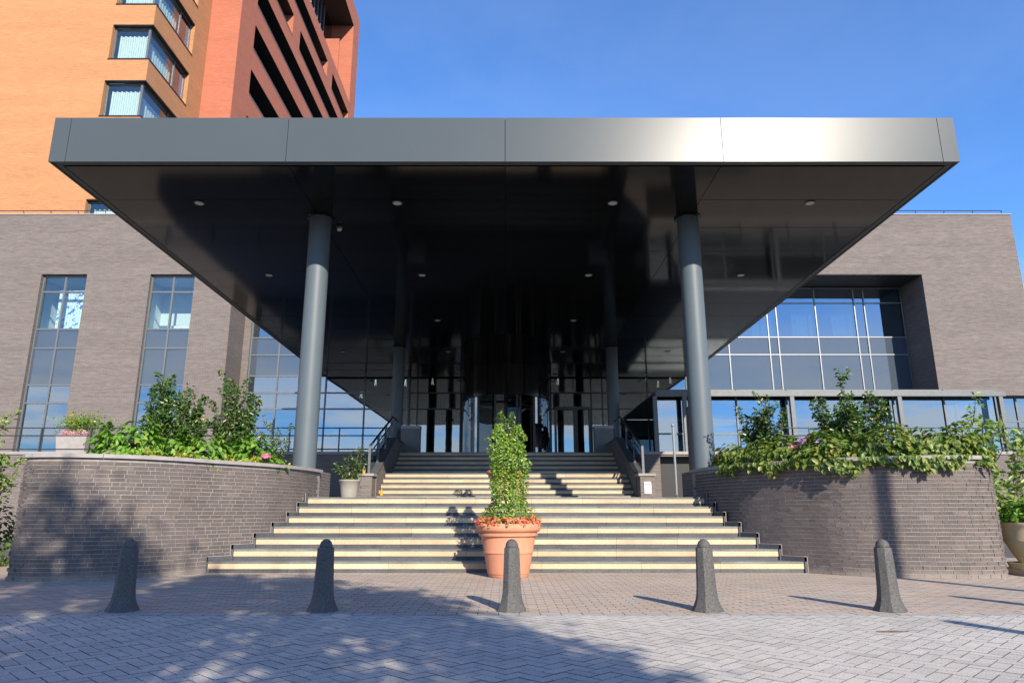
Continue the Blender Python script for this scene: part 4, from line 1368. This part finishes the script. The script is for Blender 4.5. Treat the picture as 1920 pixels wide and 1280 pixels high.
# left planter
holly('tall many-shooted holly shrub in the left planter', onp(312, 850, 13.4), zat(688, 13.4) - ZSO, .74, 42, .082, dens=1.15)
holly('smaller holly shrub between the tall holly and the left column', onp(436, 850, 13.9), zat(702, 13.9) - ZSO, .52, 25, .078, dens=1.15)
holly('thin dark leafy shrub beside the left column in the planter', onp(515, 845, 14.9), zat(766, 14.9) - ZSO, .4, 6, .07, dens=.45, rmin=.55)
bush('leftmost leafy hydrangea in the left planter', onp(238, 850, 11.9), .66, .46, .70, 760, .128)
bush('hydrangea in the middle of the left planter, before the tall holly', onp(360, 850, 12.45), .66, .44, .54, 720, .125)
bush('hydrangea with one pink flower head beside the left column', onp(474, 850, 13.45), .53, .42, .62, 600, .125, flowers=((.40, -.40, .24, .085, 'pink'),))
def edge_cover(label, C, s0, s1, mat, n, size):
    m_ = C.at((s0 + s1) / 2)
    t = thing('ground_cover_plant', label, 'plant', (float(m_[0]), float(m_[1]), ZC - .1))
    P = []
    for q in range(n):
        ss = NP.uniform(s0, s1); p = C.at(ss); tt = C.tan(ss); nn = np.array([tt[1], -tt[0]])
        p = p - nn * NP.uniform(.10, .42)
        P.append((p[0] - m_[0], p[1] - m_[1], .06 + NP.uniform(0, .17) * (.6 + .4 * math.sin(ss * 9))))
    P = np.array(P)
    add_mesh('foliage', leaf_mesh('foliage', P, np.tile(np.array([[0, -.35, .8]]), (n, 1)), NP.uniform(.6, 1.2, n) * size, MAT[mat], .7, .1, .6), t, 'stuff')
edge_cover('low yellow-green ground cover along the left planter edge', CL, 3.6, 6.9, 'yellowleaf', 800, .065)
# right planter
holly('tall holly shrub in the right planter with upright shoots', onp(1600, 850, 13.3), zat(682, 13.3) - ZSO, .72, 36, .082, dens=1.15, rmin=.4)
holly('slender holly shrub in the right planter near the column', onp(1440, 850, 13.8), zat(722, 13.8) - ZSO, .52, 22, .078, dens=1.1, rmin=.4)
tr = [(1385, 14.0, .45, .42, 'trailing hydrangea next to the right column'), (1462, 13.0, .55, .46, 'trailing hydrangea under the slender right holly, with pink and mauve flowers'),
      (1560, 12.1, .58, .50, 'trailing hydrangea under the tall right holly, spilling over the wall'), (1670, 11.72, .58, .52, 'leafy trailing hydrangea on the right planter, second from its right end'),
      (1780, 11.75, .56, .55, 'leafy trailing hydrangea at the right end of the right planter')]
for k, (u, Y, rx, h_, nm) in enumerate(tr):
    fl = ((.10, -.40, .34, .10, 'pink'), (.36, -.35, .46, .13, 'mauve'), (.55, -.25, .42, .10, 'mauve')) if k == 1 else ()
    bush(nm, onp(u, 850, Y, ZSO + .02), rx + .06, .60, h_ + .05, 1150, .112, 'trail', 90, 'hydrangea', .15, fl, group='trailing hydrangeas on the right planter')
def fringe(label, C, s0, s1, mat, n, size):
    m_ = C.at((s0 + s1) / 2)
    t = thing('trailing_plant', label, 'plant', (float(m_[0]), float(m_[1]), ZC))
    P, D = [], []
    for q in range(n):
        ss = NP.uniform(s0, s1); p = C.at(ss); tt = C.tan(ss); nn = np.array([tt[1], -tt[0]])
        drop = .12 + .09 * math.sin(ss * 5.1) + .07 * math.sin(ss * 13.7 + 1)
        h_ = NP.uniform(-1, 1)
        o_ = .075 + NP.uniform(0, .06) if h_ < 0 else .06 - NP.uniform(0, .45)
        p = p + nn * o_
        P.append((p[0] - m_[0], p[1] - m_[1], h_ * drop if h_ < 0 else .03 + h_ * .24)); D.append((nn[0], nn[1], -.9))
    P, D = np.array(P), np.array(D)
    add_mesh('foliage', leaf_mesh('foliage', P, D * np.array([1, 1, 0]) + np.array([0, 0, .55]), NP.uniform(.6, 1.2, n) * size, MAT[mat], .75, .12, .35, D), t, 'stuff')
fringe('leafy fringe of trailing stems hanging over the right planter coping', CR, 1.5, CR.L - 2.3, 'trail', 1050, .10)
bush('dark ivy mound in the shade at the left edge, behind the pot', (-9.95, 13.8, 0), .9, .5, 1.1, 800, .10, 'holly', 30, 'ivy_mound')
holly('large pale green shrub at the right edge beyond the right planter', (8.75, 12.9, .3), 2.7, 1.0, 26, .13, 'pale', .55, rmin=.55, name='leafy_shrub', side=.16)
holly('pale green shrub at the left edge beyond the left planter', (-9.15, 12.4, .9), zat(770, 12.4) - .9, .5, 14, .12, 'pale', .6, rmin=.55, name='leafy_shrub', side=.15)

# pots
def pot(t, c, prof, mat, soil_z, soil_r):
    p = obj('pot', MB().lathe(prof, c, 48, caps=False), mat, t, angle=50)
    obj('soil', MB().lathe([(soil_r, soil_z - .05), (soil_r, soil_z)], c, 32), MAT['soil'], p)
    return p
def column_shrub(t, c, z0, h, r, n, leaf, mat):
    P, Nn, Td = [], [], []
    tt = NP.uniform(0, 1, n)
    prof = r * (0.86 + .10 * np.sin(tt * 9.5 + 1.2) + .08 * np.sin(tt * 23)) * (1 - .30 * tt)
    a = NP.uniform(0, 2 * math.pi, n)
    lob = 1 + .18 * np.sin(3 * a + 5 * tt) + .15 * np.sin(17 * tt + 2 * a)
    rad = prof * lob * NP.uniform(.35, 1, n) ** .5
    d = np.stack([np.cos(a), np.sin(a), np.zeros(n)], 1)
    pos = d * rad[:, None]; pos[:, 2] = z0 + tt * h
    # forked top
    k = tt > .80
    sgn = np.where(NP.uniform(0, 1, n) < .5, -1, 1)
    w = np.clip((tt - .80) / .2, 0, 1)
    hgt = np.where(sgn < 0, 1.0, .93)
    pos[k, 0] = (pos[k, 0] * (.75 - .6 * w[k])) + sgn[k] * r * .40 * np.minimum(1, w[k] * 3)
    pos[k, 1] *= (.75 - .6 * w[k])
    pos[k, 2] = z0 + h * (.80 + (tt[k] - .80) * hgt[k])
    # loose waist with gaps
    keep = NP.uniform(0, 1, n) < np.where((tt > .26) & (tt < .34), .8, 1.0)
    pos, d, Td_keep = pos[keep], d[keep], keep
    n = len(pos)
    Td = d + np.array([0, 0, .7])
    add_mesh('foliage', leaf_mesh('foliage', pos, d * .7 + np.array([0, -.2, .6]), NP.uniform(.65, 1.2, n) * leaf, MAT[mat], .55, .1, .55, Td), t)
    st_ = MB()
    for q in range(5):
        b = q * 1.3
        st_.tube([(c[0], c[1], c[2] + z0), (c[0] + .1 * math.cos(b), c[1] + .1 * math.sin(b), c[2] + z0 + h * .5), (c[0] + .16 * math.cos(b), c[1] + .12 * math.sin(b), c[2] + z0 + h * .85)], [.018, .012, .005], 6)
    obj('stem', st_, MAT['wood'], t)
def flower_ring(t, c, z, r0, r1, n, size, mat, name='flowers'):
    a = NP.uniform(0, 2 * math.pi, n); r = NP.uniform(r0, r1, n)
    pos = np.stack([np.cos(a) * r, np.sin(a) * r, z + NP.uniform(-.02, .09, n) - .25 * np.clip(r - r1 * .85, 0, 1)], 1)
    add_mesh(name, leaf_mesh(name, pos, np.stack([np.cos(a) * .4, np.sin(a) * .4 - .3, np.full(n, .8)], 1), NP.uniform(.6, 1.2, n) * size, MAT[mat], .8, .1, .6), t, 'stuff')
TERRA = [(.30, .0), (.315, .02), (.318, .05), (.33, .055), (.385, .36), (.398, .365), (.40, .385), (.392, .40), (.435, .62), (.47, .625), (.475, .66), (.455, .675), (.49, .69), (.515, .72), (.515, .775), (.495, .81), (.455, .815), (.435, .78), (.425, .70)]
c = Vector((.035, 11.48, 0))
t = thing('potted_shrub', 'large terracotta pot with columnar green shrub and coral flowers before the steps', 'potted plant', c, 'terracotta pots on the entrance axis')
pot(t, c, TERRA, MAT['terracotta'], .76, .44)
column_shrub(t, c, .78, zat(795, 11.48) - .80, .40, 6500, .05, 'box')
flower_ring(t, c, .82, .15, .54, 1100, .05, 'coral')
flower_ring(t, c, .78, .2, .53, 260, .05, 'box', 'flower_leaves')
c = Vector((.0, 18.2, ZL))
t = thing('potted_shrub', 'second terracotta pot with shrub on the landing, mostly hidden behind the front one', 'potted plant', c, 'terracotta pots on the entrance axis')
pot(t, c, [(r * .98, z * .92) for r, z in TERRA], MAT['terracotta'], .70, .42)
column_shrub(t, c, .72, 1.55, .36, 3000, .05, 'holly')
# grey pot on the left of the landing
c = Vector((at(655, 915, 19.6).x, 19.6, ZL))
t = thing('potted_shrub', 'grey stone pot with a loose dark shrub beside the left stair pier', 'potted plant', c)
pot(t, c, [(.20, 0), (.21, .03), (.24, .3), (.285, .52), (.30, .53), (.30, .57), (.27, .57), (.26, .5)], MAT['greypot'], .52, .26)
hh = zat(828, 19.6) - ZL - .5
sh = shoots(12, hh, .42, rmin=.5)
P = np.concatenate([s[1 + (np.arange(60) % 6)] + NP.normal(0, .07, (60, 3)) for s in sh]); P[:, 2] += .5
add_mesh('foliage', leaf_mesh('foliage', P, np.tile(np.array([[0, -.3, .8]]), (len(P), 1)), NP.uniform(.05, .09, len(P)), MAT['holly'], .5, .1, .7), t)
st_ = MB()
for s in sh: st_.tube([tuple(np.array(c) + q + np.array([0, 0, .5])) for q in s], .006, 5)
obj('stem', st_, MAT['wood'], t)
# beige trough on the left terrace
c = Vector((at(145, 830, 28.0).x, 28.0, ZF))
t = thing('planter_trough', 'beige terrace trough with a shrub and pink flowers before the brick wall', 'potted plant', c)
zt_ = zat(817, 28.0) - ZF
hwt = .62
tm = MB().hexa([c + Vector((-hwt * .85, -.4, 0)), c + Vector((hwt * .85, -.4, 0)), c + Vector((hwt * .85, .4, 0)), c + Vector((-hwt * .85, .4, 0)), c + Vector((-hwt, -.45, zt_)), c + Vector((hwt, -.45, zt_)), c + Vector((hwt, .45, zt_)), c + Vector((-hwt, .45, zt_))])
obj('trough', tm, MAT['coping'], t)
n = 1100
P = NP.normal(0, 1, (n, 3)) * np.array([.42, .25, .2]) + np.array([.1, 0, zt_ + .45]); P[:, 2] = np.maximum(P[:, 2], zt_ + .02)
add_mesh('foliage', leaf_mesh('foliage', P, np.tile(np.array([[0, -.3, .8]]), (n, 1)), NP.uniform(.08, .13, n), MAT['box'], .55, .1, .7), t)
n = 340
P = np.stack([NP.uniform(-.5, .55, n), NP.uniform(-.5, -.1, n), zt_ + NP.uniform(.0, .16, n)], 1)
add_mesh('flowers', leaf_mesh('flowers', P, np.tile(np.array([[0, -.6, .6]]), (n, 1)), np.full(n, .06), MAT['softpink'], .9, .1, .9), t, 'stuff')
sh = shoots(6, 1.3, .5, rmin=.6)
P = np.concatenate([s[1 + (np.arange(36) % 6)] + NP.normal(0, .07, (36, 3)) for s in sh]); P[:, 2] += zt_
add_mesh('sprigs', leaf_mesh('sprigs', P, np.tile(np.array([[0, -.3, .8]]), (len(P), 1)), NP.uniform(.06, .1, len(P)), MAT['yellowleaf'], .5, .1, .7), t, 'stuff')
# big cream pots at both edges
def cream_pot(label, c, s, tall):
    t = thing('potted_shrub', label, 'potted plant', c, 'cream stone pots on saucers at the edges of the view')
    obj('plinth', MB().box(c.x - .42 * s, c.x + .42 * s, c.y - .42 * s, c.y + .42 * s, 0, .10), MAT['klinker'], t)
    obj('saucer', MB().lathe([(.42 * s, .102), (.45 * s, .20 * s), (.41 * s, .20 * s), (.40 * s, .15 * s)], Vector((c.x, c.y, 0)), 40), MAT['creampot'], t)
    pr = [(.25, .16), (.27, .20), (.36, .36), (.43, .52), (.445, .55), (.452, .56), (.448, .575), (.47, .72), (.475, .80), (.495, .82), (.50, .86), (.47, .865), (.44, .80)]
    pot(t, Vector((c.x, c.y, 0)), [(r * s, z * s) for r, z in pr], MAT['creampot'], .80 * s, .44 * s)
    n = 900
    d = NP.normal(0, 1, (n, 3)); d /= np.linalg.norm(d, axis=1)[:, None]; d[:, 2] = np.abs(d[:, 2])
    P = d * (NP.uniform(.3, 1, n) ** .5)[:, None] * np.array([.5, .5, tall]) * s + np.array([0, 0, .84 * s])
    add_mesh('foliage', leaf_mesh('foliage', P, d + np.array([0, 0, .4]), NP.uniform(.07, .12, n), MAT['hydrangea'], .6, .15, .4), t)
    for q in range(3):
        flower_head(t, (c.x - .2 + .2 * q, c.y - .42 * s, .95 * s + .04 * q), .06, 'pink')
cream_pot('cream stone pot on a saucer at the right edge beside the planter', Vector((8.62, 11.75, 0)), .95, .42)
cream_pot('cream stone pot with pink flowers at the left edge beside the planter', Vector((-9.38, 12.0, 0)), .95, .3)

# ------------------------------------------------------------------ off-frame neighbours whose shadows fall into the view
def street_tree(label, loc, h, cz, rx, ry, rz, nclump, nleaf, leaf, lobe=None):
    t = thing('street_tree', label, 'tree', loc)
    tr_ = MB().tube([loc, (loc[0] + .05, loc[1], h * .3), (loc[0] - .05, loc[1] + .1, cz - rz * .3), (loc[0], loc[1], cz + rz * .5)], [.19, .15, .11, .03], 10)
    cl = []
    for k in range(nclump):
        d = NP.normal(0, 1, 3); d /= np.linalg.norm(d)
        r = NP.uniform(.35, 1) ** .5
        cl.append((d * r * np.array([rx, ry, rz]), NP.uniform(.35, .75)))
    if lobe:                                   # a taller limb on one side of the crown
        lc, lr, ln = lobe
        for k in range(ln):
            d = NP.normal(0, 1, 3); d /= np.linalg.norm(d)
            cl.append((np.array(lc) + d * NP.uniform(.2, 1) ** .5 * np.array(lr), NP.uniform(.26, .44)))
    for c_, r in cl[::3]:
        tr_.tube([(loc[0], loc[1], cz - rz * .45), (loc[0] + c_[0] * .5, loc[1] + c_[1] * .5, cz + c_[2] * .4 - .2), (loc[0] + c_[0], loc[1] + c_[1], cz + c_[2])], [.06, .035, .012], 6)
    obj('trunk', tr_, MAT['wood'], t)
    per = nleaf // len(cl)
    P = np.concatenate([c_ + NP.normal(0, 1, (int(per * min(1, (r / .5) ** 2)), 3)) * r * np.array([.5, .5, .68]) for c_, r in cl]) + np.array([0, 0, cz])
    add_mesh('crown', leaf_mesh('crown', P, np.tile(np.array([[0, 0, 1.0]]), (len(P), 1)), NP.uniform(.6, 1.2, len(P)) * leaf, MAT['treeleaf'], .65, .15, .8), t)
street_tree('leafy street tree behind the viewer, shading the road and left planter', (1.25, -5.0, 0), 6.0, 5.55, 3.4, 2.5, 2.85, 105, 36000, .17, ((-1.8, 0.0, 2.85), (1.1, .8, 1.45), 17))

lp = thing('flag_pole', 'tall white flagpole to the right of the viewer, its shadow on the right planter', 'flagpole', (9.95, 1.0, 0))
obj('pole', MB().tube([(9.95, 1.0, 0), (9.95, 1.0, 9.3)], [.12, .085], 14), MAT['white'], lp)
obj('finial', MB().lathe([(.086, 9.3), (.11, 9.36), (.10, 9.44), (.01, 9.5)], (9.95, 1.0, 0), 14), MAT['alu'], lp)
obj('foot_plate', MB().box(9.7, 10.2, .75, 1.25, 0.002, .05), MAT['greysteel'], lp)
ps = thing('sign_post', 'short square post with a plain plate near the road, right of the viewer', 'post', (6.45, .9, 0))
obj('post', MB().box(6.39, 6.51, .84, .96, 0, 3.2), MAT['greysteel'], ps)
obj('plate', MB().box(6.37, 6.53, .82, .838, 2.2, 3.19), MAT['greysteel'], ps)

# a dry twig on the road
p = gnd(1675, 1185)
tag(obj('fallen_twig', MB().tube([(p.x - .14, p.y + .01, .008), (p.x, p.y - .01, .012), (p.x + .15, p.y + .02, .009)], [.004, .006, .003], 6), MAT['wood']), 'thin dry twig lying on the sunlit grey road pavers', 'twig')
